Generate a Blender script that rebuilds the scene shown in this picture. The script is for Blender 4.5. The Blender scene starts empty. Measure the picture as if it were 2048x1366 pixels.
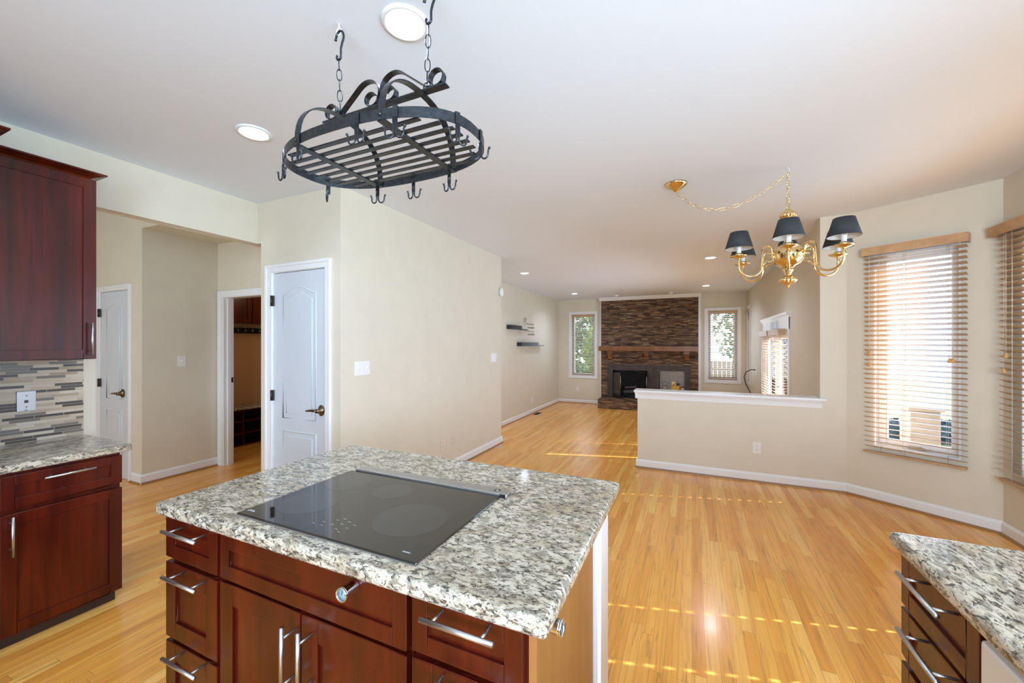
import bpy, bmesh, math, random
from mathutils import Vector, Matrix
random.seed(7)
S = bpy.context.scene
COL = S.collection
R = math.radians

# ------------------------------------------------------------------ camera, sky, sun, exposure
HCAM = 1.43
cam_d = bpy.data.cameras.new('camera'); cam = bpy.data.objects.new('camera', cam_d); COL.objects.link(cam)
cam.location = (0, 0, HCAM); cam.rotation_euler = (R(90), 0, R(24.4))
cam_d.sensor_width = 36; cam_d.lens = 793.0 / 2048 * 36; cam_d.shift_y = 4.5 / 2048
cam_d.clip_start = 0.02; cam_d.clip_end = 200
S.camera = cam
S.view_settings.view_transform = 'Standard'; S.view_settings.look = 'None'
S.view_settings.gamma = 1; S.view_settings.use_curve_mapping = False
S.view_settings.exposure = 0.34
S.cycles.use_denoising = True
S.cycles.max_bounces = 10; S.cycles.diffuse_bounces = 5; S.cycles.transparent_max_bounces = 16
S.cycles.sample_clamp_indirect = 8; S.cycles.caustics_reflective = False; S.cycles.caustics_refractive = False
W = bpy.data.worlds.new('sky'); S.world = W; W.use_nodes = True
W.node_tree.nodes['Background'].inputs[0].default_value = (0.80, 0.93, 1.08, 1)
W.node_tree.nodes['Background'].inputs[1].default_value = 1.7

def lamp(name, kind, loc, energy, color=(1, 1, 1), size=None, size_y=None, direction=None, parent=None, spread=None, angle=None, spot=False):
    d = bpy.data.lights.new(name, kind); o = bpy.data.objects.new(name, d); COL.objects.link(o)
    d.energy = energy; d.color = color; o.location = loc
    if kind == 'AREA':
        d.shape = 'RECTANGLE' if size_y else 'DISK'; d.size = size
        if size_y: d.size_y = size_y
        if spread: d.spread = spread
    if kind == 'SUN': d.angle = angle
    if direction is not None:
        o.rotation_euler = Vector(direction).to_track_quat('-Z', 'Y').to_euler()
    if spot: d.spot_size = R(150); d.spot_blend = 1.0; d.shadow_soft_size = 0.07
    if parent: o.parent = parent
    return o

EL = R(27)
lamp('sun', 'SUN', (8, 3, 6), 15.0, (1.0, 0.93, 0.82), direction=(-0.963 * math.cos(EL), -0.27 * math.cos(EL), -math.sin(EL)), angle=R(0.35))
# daylight area lamps; rear, right and foyer openings are unseen, added for light
lamp('rear_fill_light', 'AREA', (0.75, -2.74, 1.55), 215, (0.74, 0.94, 1.20), 2.7, 1.5, (0, 1, 0))  # unseen fill lamp added behind the camera
lamp('foyer_fill_light', 'AREA', (-4.35, -1.56, 1.5), 44, (0.80, 0.93, 1.10), 1.5, 1.9, (0, 1, 0))  # unseen source, shifted to light the hallway walls
lamp('daylight_bay_window', 'AREA', (1.95, 4.70, 1.35), 9, (0.60, 0.92, 1.42), 0.75, 1.75, (-0.60, -0.80, 0))
lamp('daylight_side_window', 'AREA', (2.40, 3.35, 1.35), 26, (0.60, 0.92, 1.42), 1.45, 1.75, (-1, 0, 0))
lamp('right_fill_light', 'AREA', (2.42, -0.1, 1.12), 128, (0.69, 0.93, 1.25), 3.3, 1.95, (-1, 0, -0.12))  # unseen fill lamp added to brighten kitchen and ceiling
lamp('daylight_french_door', 'AREA', (1.45, 7.45, 0.75), 115, (0.74, 0.94, 1.26), 1.7, 1.8, (-1, 0, 0))
lamp('daylight_fireplace_window', 'AREA', (-2.78, 11.22, 1.4), 8, (0.85, 0.97, 1.12), 0.75, 1.8, (0, -1, 0))
lamp('daylight_fireplace_window', 'AREA', (0.68, 11.22, 1.4), 16, (0.85, 0.97, 1.12), 0.75, 1.8, (0, -1, 0))

# ------------------------------------------------------------------ materials
MATS = {}
def srgb(r, g, b):
    f = lambda c: ((c / 255 + 0.055) / 1.055) ** 2.4 if c > 10 else c / 255 / 12.92
    return (f(r), f(g), f(b), 1)
def newmat(name):
    m = bpy.data.materials.new(name); m.use_nodes = True; MATS[name] = m
    return m, m.node_tree, m.node_tree.nodes['Principled BSDF']
def plain(name, col, rough=0.5, metal=0.0, coat=0.0, spec=0.5, noise=0.0, nscale=30, bump=0.0):
    m, t, b = newmat(name)
    b.inputs['Base Color'].default_value = col; b.inputs['Roughness'].default_value = rough
    b.inputs['Metallic'].default_value = metal; b.inputs['Coat Weight'].default_value = coat
    b.inputs['Specular IOR Level'].default_value = spec
    if noise or bump:
        N = Nodes(t); co = N.coord(); n = N.noise(co, nscale, 3)
        if noise:
            lo = [c * (1 - noise) for c in col[:3]] + [1]; hi = [min(1, c * (1 + noise)) for c in col[:3]] + [1]
            N.link(N.ramp(n, [(0.3, lo), (0.7, hi)]), b.inputs['Base Color'])
        if bump: N.bump(n, bump, b)
    return m
class Nodes:
    def __init__(s, t): s.t = t
    def n(s, kind, **kw):
        x = s.t.nodes.new(kind)
        for k, v in kw.items(): setattr(x, k, v)
        return x
    def link(s, a, b): s.t.links.new(a, b)
    def val(s, sock, v):
        if isinstance(v, (int, float)): sock.default_value = v
        elif isinstance(v, (tuple, list)): sock.default_value = v
        else: s.link(v, sock)
    def coord(s): return s.n('ShaderNodeTexCoord').outputs['Object']
    def mapped(s, co, scale=(1, 1, 1), rot=(0, 0, 0), loc=(0, 0, 0)):
        m = s.n('ShaderNodeMapping'); s.link(co, m.inputs[0]); m.inputs['Scale'].default_value = scale
        m.inputs['Rotation'].default_value = rot; m.inputs['Location'].default_value = loc
        return m.outputs[0]
    def noise(s, co, scale, detail=2, distort=0.0, out='Fac', rough=0.5):
        x = s.n('ShaderNodeTexNoise'); s.link(co, x.inputs['Vector']); x.inputs['Scale'].default_value = scale
        x.inputs['Detail'].default_value = detail; x.inputs['Distortion'].default_value = distort
        x.inputs['Roughness'].default_value = rough
        return x.outputs[out]
    def ramp(s, fac, stops, interp='LINEAR'):
        x = s.n('ShaderNodeValToRGB'); s.link(fac, x.inputs[0]); r = x.color_ramp; r.interpolation = interp
        while len(r.elements) < len(stops): r.elements.new(0.5)
        for e, (p, c) in zip(r.elements, stops): e.position = p; e.color = c if len(c) == 4 else (*c, 1)
        return x.outputs[0]
    def math(s, op, a, b=0.0):
        x = s.n('ShaderNodeMath', operation=op); s.val(x.inputs[0], a); s.val(x.inputs[1], b)
        return x.outputs[0]
    def mix(s, fac, a, b, mode='MIX'):
        x = s.n('ShaderNodeMix', data_type='RGBA', blend_type=mode); s.val(x.inputs[0], fac); s.val(x.inputs[6], a); s.val(x.inputs[7], b)
        return x.outputs[2]
    def sep(s, co):
        x = s.n('ShaderNodeSeparateXYZ'); s.link(co, x.inputs[0]); return x.outputs
    def comb(s, a, b, c=0.0):
        x = s.n('ShaderNodeCombineXYZ'); s.val(x.inputs[0], a); s.val(x.inputs[1], b); s.val(x.inputs[2], c); return x.outputs[0]
    def white(s, co):
        x = s.n('ShaderNodeTexWhiteNoise', noise_dimensions='3D'); s.link(co, x.inputs['Vector']); return x.outputs['Value']
    def bump(s, h, strength, bsdf, dist=0.01):
        x = s.n('ShaderNodeBump'); x.inputs['Strength'].default_value = strength; x.inputs['Distance'].default_value = dist
        s.link(h, x.inputs['Height']); s.link(x.outputs[0], bsdf.inputs['Normal'])
    def planks(s, along, across, length, width, seam_a, seam_w):
        """random value per board, seam mask, fraction coordinates"""
        row = s.math('FLOOR', s.math('DIVIDE', across, width))
        fw = s.math('FRACT', s.math('DIVIDE', across, width))
        sh = s.math('MULTIPLY', s.white(s.comb(row, 3.3)), 7.13)
        q = s.math('ADD', s.math('DIVIDE', along, length), sh)
        idx = s.math('FLOOR', q); fa = s.math('FRACT', q)
        rnd = s.white(s.comb(row, idx, 1.7)); rnd2 = s.white(s.comb(idx, row, 9.1))
        e1 = s.math('LESS_THAN', fw, seam_w / width); e2 = s.math('LESS_THAN', fa, seam_a / length)
        return rnd, rnd2, s.math('MAXIMUM', e1, e2), s.math('FLOOR', s.math('MULTIPLY', rnd, 1000))

def m_oak(name, tones, rough=0.22):
    m, t, b = newmat(name); N = Nodes(t); co = N.coord(); x, y, z = N.sep(co)
    rnd, rnd2, seam, k = N.planks(y, x, 0.85, 0.0572, 0.002, 0.0014)
    base = N.ramp(rnd, tones)
    gv = N.comb(N.math('MULTIPLY', x, 60), N.math('MULTIPLY', N.math('ADD', y, N.math('MULTIPLY', rnd2, 50)), 2.2), N.math('MULTIPLY', rnd, 40))
    g = N.noise(gv, 1.0, 5, 1.2)
    base = N.mix(0.55, base, N.ramp(g, [(0.25, (0.62, 0.50, 0.38)), (0.55, (1, 1, 1)), (0.8, (1.12, 1.1, 1.05))]), 'MULTIPLY')
    wv = N.noise(N.comb(N.math('MULTIPLY', x, 26), N.math('MULTIPLY', N.math('ADD', y, N.math('MULTIPLY', rnd2, 90)), 1.1), N.math('MULTIPLY', rnd, 70)), 1.0, 2, 3.0)
    base = N.mix(N.ramp(wv, [(0.60, (0, 0, 0)), (0.68, (0.5, 0.5, 0.5)), (0.74, (0, 0, 0))]), base, (0.28, 0.13, 0.045, 1))
    base = N.mix(N.math('MULTIPLY', seam, 0.6), base, (0.16, 0.075, 0.025, 1))
    N.link(base, b.inputs['Base Color']); b.inputs['Roughness'].default_value = rough
    b.inputs['Specular IOR Level'].default_value = 0.45; b.inputs['Coat Weight'].default_value = 0.12; b.inputs['Coat Roughness'].default_value = 0.10
    N.bump(N.mix(seam, g, (0, 0, 0, 1)), 0.05, b, 0.002)
    return m
m_oak('oak_floor', [(0.0, (0.76, 0.32, 0.056)), (0.35, (0.86, 0.40, 0.076)), (0.7, (0.91, 0.46, 0.10)), (1.0, (0.95, 0.54, 0.145))])

def m_cherry(name, dark, mid, light, rough=0.28, horizontal=None):
    m, t, b = newmat(name); N = Nodes(t); co = N.coord()
    sc = {'x': (1.2, 22, 22), 'y': (22, 1.2, 22), None: (22, 22, 1.2)}[horizontal]
    g = N.noise(N.mapped(co, sc), 1.0, 6, 0.6); bl = N.noise(N.mapped(co, (6, 6, 1.4)), 1.0, 2, 0.3)
    c = N.ramp(N.math('ADD', N.math('MULTIPLY', g, 0.55), N.math('MULTIPLY', bl, 0.45)), [(0.32, dark), (0.5, mid), (0.68, light)])
    N.link(c, b.inputs['Base Color']); b.inputs['Roughness'].default_value = rough
    b.inputs['Specular IOR Level'].default_value = 0.35; b.inputs['Coat Weight'].default_value = 0.18; b.inputs['Coat Roughness'].default_value = 0.22
    N.bump(g, 0.03, b, 0.002)
    return m
m_cherry('cherry', (0.025, 0.0018, 0.0007), (0.062, 0.0050, 0.0014), (0.115, 0.011, 0.003))
m_cherry('cherry_floor_lit', (0.23, 0.092, 0.024), (0.32, 0.136, 0.039), (0.37, 0.165, 0.052), 0.35)  # floor reflection put into the wood colour of the island side panel
m_cherry('mantel_wood', (0.13, 0.045, 0.014), (0.22, 0.085, 0.028), (0.30, 0.13, 0.05), 0.5, 'x')
m_cherry('blind_wood', (0.42, 0.25, 0.125), (0.52, 0.325, 0.175), (0.60, 0.39, 0.22), 0.4, 'x')
m_cherry('blind_slat', (0.44, 0.30, 0.18), (0.50, 0.35, 0.22), (0.56, 0.41, 0.27), 0.4, 'x')

def m_granite(name, sc):
    m, t, b = newmat(name); N = Nodes(t); co = N.mapped(N.coord(), sc)
    n1 = N.noise(co, 14, 4, 0.8); n2 = N.noise(co, 95, 4, 0.9, rough=0.7); n3 = N.noise(co, 150, 3, 0.4); n4 = N.noise(co, 46, 4, 0.8, rough=0.65)
    base = N.ramp(n1, [(0.30, (0.46, 0.37, 0.25)), (0.48, (0.60, 0.53, 0.41)), (0.7, (0.69, 0.64, 0.53))])
    base = N.mix(N.ramp(n4, [(0.46, (0, 0, 0)), (0.58, (0.85, 0.85, 0.85))]), base, (0.22, 0.195, 0.15, 1))
    base = N.mix(N.ramp(n2, [(0.52, (0, 0, 0)), (0.59, (0.95, 0.95, 0.95))]), base, (0.045, 0.040, 0.032, 1))
    base = N.mix(N.ramp(n3, [(0.62, (0, 0, 0)), (0.69, (0.8, 0.8, 0.8))]), base, (0.21, 0.12, 0.06, 1))
    N.link(base, b.inputs['Base Color']); b.inputs['Roughness'].default_value = 0.09
    b.inputs['Specular IOR Level'].default_value = 0.5
    return m
m_granite('granite_island', (0.55, 1, 1)); m_granite('granite_side', (1, 0.42, 1))

def m_mosaic():
    m, t, b = newmat('mosaic_tile'); N = Nodes(t); x, y, z = N.sep(N.coord())
    rnd, rnd2, seam, k = N.planks(y, z, 0.12, 0.0164, 0.0020, 0.0016)
    stone = N.ramp(rnd2, [(0, (0.42, 0.32, 0.215)), (0.5, (0.56, 0.455, 0.325)), (1, (0.66, 0.56, 0.43))])
    c = N.mix(N.math('GREATER_THAN', rnd, 0.62), stone, (0.080, 0.058, 0.044, 1))
    c = N.mix(N.math('GREATER_THAN', rnd, 0.86), c, (0.20, 0.165, 0.13, 1))
    c = N.mix(seam, c, (0.52, 0.45, 0.36, 1))
    N.link(c, b.inputs['Base Color'])
    N.link(N.ramp(rnd, [(0.0, (0.5, 0.5, 0.5)), (0.62, (0.30, 0.30, 0.30))], 'CONSTANT'), b.inputs['Roughness'])
    N.bump(N.mix(seam, (1, 1, 1, 1), (0, 0, 0, 1)), 0.4, b, 0.003)
m_mosaic()

def m_ledger():
    m, t, b = newmat('ledger_stone'); N = Nodes(t); x, y, z = N.sep(N.coord())
    al = N.math('ADD', x, N.math('MULTIPLY', y, 0.9))
    rnd, rnd2, seam, k = N.planks(al, z, 0.17, 0.027, 0.0035, 0.004)
    c = N.ramp(rnd, [(0, (0.050, 0.026, 0.016)), (0.3, (0.13, 0.066, 0.034)), (0.55, (0.24, 0.130, 0.065)), (0.8, (0.15, 0.105, 0.080)), (1, (0.42, 0.27, 0.14))])
    n = N.noise(N.mapped(N.coord(), (6, 6, 30)), 1.5, 5, 0.6)
    c = N.mix(0.7, c, N.ramp(n, [(0.25, (0.35, 0.33, 0.32)), (0.6, (1.15, 1.1, 1.05))]), 'MULTIPLY')
    c = N.mix(seam, c, (0.012, 0.008, 0.006, 1))
    N.link(c, b.inputs['Base Color']); b.inputs['Roughness'].default_value = 0.75
    h = N.math('ADD', N.math('MULTIPLY', rnd2, N.math('SUBTRACT', 1.0, seam)), N.math('MULTIPLY', n, 0.5))
    N.bump(h, 0.9, b, 0.03)
m_ledger()
def m_brick(name, ca, cb, cm):
    m, t, b = newmat(name); N = Nodes(t); x, y, z = N.sep(N.coord())
    rnd, rnd2, seam, k = N.planks(N.math('ADD', x, y), z, 0.2, 0.07, 0.01, 0.01)
    N.link(N.mix(seam, N.ramp(rnd, [(0, ca), (1, cb)]), (*cm, 1)), b.inputs['Base Color']); b.inputs['Roughness'].default_value = 0.8
m_brick('white_brick', (0.62, 0.60, 0.57), (0.72, 0.70, 0.67), (0.56, 0.54, 0.5))
m_brick('sooty_brick', (0.020, 0.018, 0.017), (0.035, 0.03, 0.028), (0.012, 0.011, 0.01))

plain('wall_paint', (0.69, 0.63, 0.505, 1), 0.6, noise=0.02, nscale=6)
plain('ceiling_paint', (0.78, 0.825, 0.885, 1), 0.8)
plain('mud_wall_warm_lit', (0.52, 0.31, 0.15, 1), 0.7)  # warm lamp light put into the beige wall colour
plain('white_trim', (0.82, 0.82, 0.82, 1), 0.35)
plain('door_white', (0.64, 0.69, 0.74, 1), 0.35)
plain('white_plastic', (0.80, 0.78, 0.74, 1), 0.35)
plain('ivory_plastic', (0.74, 0.66, 0.54, 1), 0.4)
plain('dark_slot', (0.05, 0.045, 0.04, 1), 0.5)
plain('steel', (0.55, 0.55, 0.55, 1), 0.36, 1.0)
plain('brushed_plate', (0.46, 0.45, 0.44, 1), 0.38, 0.9)
plain('chrome', (0.85, 0.85, 0.85, 1), 0.07, 1.0)
plain('brass', (0.84, 0.64, 0.33, 1), 0.14, 1.0)
plain('antique_brass', (0.15, 0.11, 0.065, 1), 0.25, 1.0)
plain('bronze_hinge', (0.07, 0.06, 0.05, 1), 0.4, 0.8)
plain('black_iron', (0.050, 0.056, 0.064, 1), 0.30, 0.85, noise=0.3, nscale=60)
plain('black_glass', (0.016, 0.013, 0.010, 1), 0.03, 0.0, spec=0.85)
plain('burner_print', (0.030, 0.028, 0.026, 1), 0.08, spec=0.85)
plain('print_white', (0.55, 0.56, 0.57, 1), 0.4)
plain('shade_black', (0.030, 0.036, 0.040, 1), 0.75)
plain('shade_lining', (0.80, 0.79, 0.76, 1), 0.7)
plain('candle_white', (0.85, 0.86, 0.88, 1), 0.4)
plain('toe_dark', (0.030, 0.012, 0.008, 1), 0.5)
plain('shelf_black', (0.018, 0.021, 0.026, 1), 0.35)
plain('slate', (0.050, 0.035, 0.030, 1), 0.55, noise=0.35, nscale=9)
plain('black_metal', (0.012, 0.012, 0.013, 1), 0.4, 0.3)
plain('ash_log', (0.10, 0.095, 0.09, 1), 0.9, noise=0.5, nscale=25)
plain('dial_face', (0.22, 0.36, 0.42, 1), 0.3)
plain('toy_yellow', (0.75, 0.46, 0.03, 1), 0.4)
plain('toy_red', (0.45, 0.05, 0.03, 1), 0.4)
plain('toy_purple', (0.06, 0.03, 0.09, 1), 0.6)
plain('toy_white', (0.70, 0.70, 0.68, 1), 0.5)
plain('plush_grey', (0.36, 0.32, 0.31, 1), 0.95, noise=0.3, nscale=40)
plain('tassel_wood', (0.62, 0.36, 0.12, 1), 0.4)
plain('cord_white', (0.72, 0.66, 0.58, 1), 0.7)
plain('lettering_grey', (0.40, 0.37, 0.32, 1), 0.7)
plain('bark', (0.10, 0.075, 0.055, 1), 0.9, noise=0.4, nscale=14)
plain('leaf_dark', (0.050, 0.13, 0.055, 1), 0.6, noise=0.5, nscale=2)
plain('leaf_bright', (0.20, 0.30, 0.05, 1), 0.6, noise=0.5, nscale=2)
plain('grass_green', (0.25, 0.30, 0.17, 1), 0.9, noise=0.4, nscale=1.5)
plain('hedge_blue', (0.05, 0.09, 0.13, 1), 0.8, noise=0.4, nscale=8)
plain('post_wood', (0.36, 0.27, 0.25, 1), 0.7, noise=0.15, nscale=8)
plain('appliance_white', (0.70, 0.66, 0.60, 1), 0.3)
plain('shoe_oak', (0.33, 0.17, 0.07, 1), 0.4)
m, t, b = newmat('lamp_glow'); b.inputs['Emission Color'].default_value = (0.97, 0.985, 1, 1); b.inputs['Emission Strength'].default_value = 7
m, t, b = newmat('window_glass')
for nd in list(t.nodes):
    if nd.type == 'BSDF_PRINCIPLED': t.nodes.remove(nd)
N = Nodes(t); tr = N.n('ShaderNodeBsdfTransparent'); gl = N.n('ShaderNodeBsdfGlossy'); gl.inputs['Roughness'].default_value = 0.02
fr = N.n('ShaderNodeFresnel'); fr.inputs[0].default_value = 1.25; mx = N.n('ShaderNodeMixShader')
N.link(fr.outputs[0], mx.inputs[0]); N.link(tr.outputs[0], mx.inputs[1]); N.link(gl.outputs[0], mx.inputs[2])
N.link(mx.outputs[0], t.nodes['Material Output'].inputs[0])

# ------------------------------------------------------------------ mesh helpers
class MB:
    """collects shapes in world coordinates; build() links them as one mesh object"""
    def __init__(s): s.v = []; s.f = []; s.sm = []
    def add(s, vs, fs, smooth=False):
        o = len(s.v); s.v.extend([tuple(p) for p in vs]); s.f.extend([tuple(i + o for i in f) for f in fs]); s.sm.extend([smooth] * len(fs))
        return s
    def box(s, x0, y0, z0, x1, y1, z1):
        return s.hexa([(x0, y0, z0), (x1, y0, z0), (x1, y1, z0), (x0, y1, z0), (x0, y0, z1), (x1, y0, z1), (x1, y1, z1), (x0, y1, z1)])
    def hexa(s, p):
        return s.add(p, [(0, 3, 2, 1), (4, 5, 6, 7), (0, 1, 5, 4), (1, 2, 6, 5), (2, 3, 7, 6), (3, 0, 4, 7)])
    def fbox(s, F, u0, u1, d0, d1, z0, z1):
        return s.hexa([F(u0, d0, z0), F(u1, d0, z0), F(u1, d1, z0), F(u0, d1, z0), F(u0, d0, z1), F(u1, d0, z1), F(u1, d1, z1), F(u0, d1, z1)])
    def prism(s, pts, off, smooth=False):
        n = len(pts); q = [tuple(Vector(p) + Vector(off)) for p in pts]
        s.add(list(pts) + q, [tuple(range(n - 1, -1, -1)), tuple(range(n, 2 * n))])
        o = len(s.v) - 2 * n
        for i in range(n):
            j = (i + 1) % n; s.f.append((o + i, o + j, o + n + j, o + n + i)); s.sm.append(smooth)
        return s
    def tube(s, pts, r, seg=8, closed=False, caps=True):
        pts = [Vector(p) for p in pts]; n = len(pts); rs = r if isinstance(r, (list, tuple)) else [r] * n
        rings = []; up = None
        for i, p in enumerate(pts):
            a = pts[(i - 1) % n] if (closed or i > 0) else p; c = pts[(i + 1) % n] if (closed or i < n - 1) else p
            d = (c - a); d = d.normalized() if d.length > 1e-9 else Vector((0, 0, 1))
            if up is None:
                up = Vector((0, 0, 1)) if abs(d.z) < 0.9 else Vector((1, 0, 0))
            x = d.cross(up)
            if x.length < 1e-6: x = d.cross(Vector((0.3, 0.9, 0.1)))
            x.normalize(); y = x.cross(d).normalized(); up = y
            rings.append([p + (x * math.cos(2 * math.pi * k / seg) + y * math.sin(2 * math.pi * k / seg)) * rs[i] for k in range(seg)])
        vs = [q for rg in rings for q in rg]; fs = []
        for i in range(n if closed else n - 1):
            j = (i + 1) % n
            for k in range(seg): fs.append((i * seg + k, i * seg + (k + 1) % seg, j * seg + (k + 1) % seg, j * seg + k))
        if caps and not closed:
            fs.append(tuple(range(seg - 1, -1, -1))); fs.append(tuple((n - 1) * seg + k for k in range(seg)))
        return s.add(vs, fs, True)
    def ribbon(s, pts, width_vec, thick_fn):
        """flat bar: a path swept with a rectangle; width_vec is the wide direction, thick_fn the thickness"""
        pts = [Vector(p) for p in pts]; n = len(pts); w = Vector(width_vec) / 2; vs = []
        for i, p in enumerate(pts):
            d = (pts[min(i + 1, n - 1)] - pts[max(i - 1, 0)]).normalized(); nn = d.cross(w).normalized() * thick_fn / 2
            vs += [p - w - nn, p + w - nn, p + w + nn, p - w + nn]
        fs = []
        for i in range(n - 1):
            for k in range(4): fs.append((4 * i + k, 4 * i + (k + 1) % 4, 4 * i + 4 + (k + 1) % 4, 4 * i + 4 + k))
        fs += [(3, 2, 1, 0), tuple(4 * (n - 1) + k for k in range(4))]
        return s.add(vs, fs, False)
    def lathe(s, prof, c=(0, 0, 0), seg=24, axis='z', flute=0, amp=0.0, close=False):
        """prof: list of (radius, height)"""
        vs = []; n = len(prof)
        for r, h in prof:
            for k in range(seg):
                a = 2 * math.pi * k / seg; rr = r * (1 + (amp * math.cos(flute * a) if flute else 0))
                q = {'z': (rr * math.cos(a), rr * math.sin(a), h), 'y': (rr * math.cos(a), h, rr * math.sin(a)), 'x': (h, rr * math.cos(a), rr * math.sin(a))}[axis]
                vs.append((c[0] + q[0], c[1] + q[1], c[2] + q[2]))
        fs = []
        for i in range(n if close else n - 1):
            j = (i + 1) % n
            for k in range(seg): fs.append((i * seg + k, i * seg + (k + 1) % seg, j * seg + (k + 1) % seg, j * seg + k))
        if not close:
            if prof[0][0] > 1e-6: fs.append(tuple(range(seg - 1, -1, -1)))
            if prof[-1][0] > 1e-6: fs.append(tuple((n - 1) * seg + k for k in range(seg)))
        return s.add(vs, fs, True)
    def ball(s, c, r, seg=12, sc=(1, 1, 1)):
        pr = [(max(1e-5, math.sin(math.pi * i / seg)) * r, -math.cos(math.pi * i / seg) * r) for i in range(seg + 1)]
        o = len(s.v); s.lathe(pr, (0, 0, 0), seg * 2)
        for i in range(o, len(s.v)):
            p = s.v[i]; s.v[i] = (c[0] + p[0] * sc[0], c[1] + p[1] * sc[1], c[2] + p[2] * sc[2])
        return s
    def build(s, name, mat, parent=None, loc=None, bevel=0.0, seg=2):
        me = bpy.data.meshes.new(name); o = bpy.data.objects.new(name, me); COL.objects.link(o)
        off = Vector(loc) if loc is not None else Vector((0, 0, 0))
        if parent is not None:
            r = parent
            while r.parent is not None: r = r.parent
            off = r.location.copy(); o.parent = parent
        elif loc is not None: o.location = loc
        me.from_pydata([tuple(Vector(p) - off) for p in s.v], [], s.f)
        for p, sm in zip(me.polygons, s.sm): p.use_smooth = sm
        bm = bmesh.new(); bm.from_mesh(me); bmesh.ops.remove_doubles(bm, verts=bm.verts, dist=1e-6) if bevel else None
        bmesh.ops.recalc_face_normals(bm, faces=bm.faces); bm.to_mesh(me); bm.free()
        me.materials.append(MATS[mat])
        if bevel:
            md = o.modifiers.new('bevel', 'BEVEL'); md.width = bevel; md.segments = seg; md.limit_method = 'ANGLE'; md.angle_limit = R(40)
        return o

def tag(o, label, cat, group=None, kind=None):
    o['label'] = label; o['category'] = cat
    if group: o['group'] = group
    if kind: o['kind'] = kind
    return o
def thing(name, loc, label, cat, group=None, kind=None):
    o = bpy.data.objects.new(name, None); COL.objects.link(o); o.location = loc; o.empty_display_size = 0.1
    return tag(o, label, cat, group, kind)
def struct(name, mb, mat, label, cat, parent=None, bevel=0.0):
    o = mb.build(name, mat, parent, bevel=bevel)
    if parent is None: tag(o, label, cat, kind='structure')
    return o
def dup(root, loc, label=None):
    c = root.copy(); COL.objects.link(c); c.location = loc
    if label: c['label'] = label
    for ch in list(root.children):
        k = ch.copy(); COL.objects.link(k); k.parent = c
        for g in list(ch.children):
            h = g.copy(); COL.objects.link(h); h.parent = k
    return c
def frame(p, du, n):
    """point on a wall: u along it, d out of it into the room, z up"""
    return lambda u, d, z: (p[0] + du[0] * u + n[0] * d, p[1] + du[1] * u + n[1] * d, z)
def wall_mesh(F, u0, u1, z0, z1, t, holes=()):
    m = MB(); us = sorted({u0, u1, *[h[0] for h in holes], *[h[1] for h in holes]})
    for a, b in zip(us, us[1:]):
        z = z0
        for h in sorted([h for h in holes if h[0] <= a and h[1] >= b], key=lambda h: h[2]):
            if h[2] > z: m.fbox(F, a, b, -t, 0, z, h[2])
            z = h[3]
        if z < z1: m.fbox(F, a, b, -t, 0, z, z1)
    return m

C = 2.671; ZL = -0.24
XL, XLW, XLIV, XLR = -3.51, -2.507, -3.49, 1.20
YD, YE, YH, YF = 2.274, 5.151, 4.79, 10.95
A = Vector((1.352, 4.79)); B = Vector((2.13, 4.235)); LB = (B - A).length; DB = (B - A) / LB; NB = Vector((DB.y, -DB.x))
if NB.dot(-A) < 0: NB = -NB
F_left = frame((XL, 0), (0, 1), (1, 0)); F_pan = frame((0, YD), (1, 0), (0, -1)); F_long = frame((XLW, 0), (0, 1), (1, 0))
F_liv = frame((XLIV, 0), (0, 1), (1, 0)); F_fire = frame((0, YF), (1, 0), (0, -1)); F_livr = frame((XLR, 0), (0, 1), (-1, 0))
F_half = frame((0, YH), (1, 0), (0, -1)); F_bay = frame(A, DB, NB); F_right = frame((B.x, 0), (0, 1), (-1, 0))
F_rear = frame((0, -2.6), (1, 0), (0, 1))
F_halld = frame((0, 2.12), (1, 0), (0, -1)); F_hallw = frame((-5.1, 0), (0, 1), (1, 0)); F_mudd = frame((0, 2.83), (1, 0), (0, -1))
F_mudw = frame((-6.1, 0), (0, 1), (1, 0))

# ------------------------------------------------------------------ shell
m = MB(); YS = 4.86
pts = [(-6.8, -2.7, 0), (2.25, -2.7, 0), (2.25, B.y - 0.0, 0), (A.x + 0.06, A.y + 0.07, 0), (A.x, YS, 0), (-6.8, YS, 0)]
m.prism([(x, y, -0.10) for x, y, z in pts], (0, 0, 0.10)); m.box(XLW - 0.9, YS - 0.3, ZL - 0.08, 1.3, YS - 0.02, -0.1)
struct('floor', m, 'oak_floor', 'honey oak strip floor of the kitchen and breakfast bay', 'floor')
struct('floor_living', MB().box(-3.7, YS - 0.15, ZL - 0.1, 1.35, 11.1, ZL), 'oak_floor', 'sunken oak strip floor of the living room with the fireplace', 'floor')
m = MB().box(-3.62, -2.75, C, 2.45, 11.1, C + 0.12)
struct('ceiling', m, 'ceiling_paint', 'flat white ceiling over the kitchen and living room', 'ceiling')
struct('ceiling_foyer', MB().box(-6.9, -1.6, 3.20, -3.62, 2.12, 3.3), 'ceiling_paint', 'high foyer ceiling hidden above the kitchen opening', 'ceiling')
struct('ceiling_hall', MB().box(-5.1, 2.12, 2.605, -3.621, 2.83, 3.2).box(-6.15, 2.93, 2.605, -3.468, 4.85, C), 'wall_paint', 'lower hallway ceiling beyond the kitchen opening', 'ceiling')
m = wall_mesh(F_left, -2.7, YD + 0.30, 0, C, 0.11, [(1.222, YD + 0.30, 0, 2.318)]); m.box(-3.72, -1.6, C + 0.0005, -3.621, 2.12, 3.2)
struct('wall_left', m, 'wall_paint', 'kitchen wall with the tall opening to the hallway', 'wall')
m = wall_mesh(F_pan, XL + 0.045, XLW - 0.1, 0, C, 0.10, [(-3.312, -2.662, 0, 2.045)])
m.box(XL + 0.045, YD + 0.1, 0, XL + 0.145, YE - 0.1, C); m.box(XL + 0.045, YE - 0.1, ZL, XLW - 0.1, YE, C)
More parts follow.
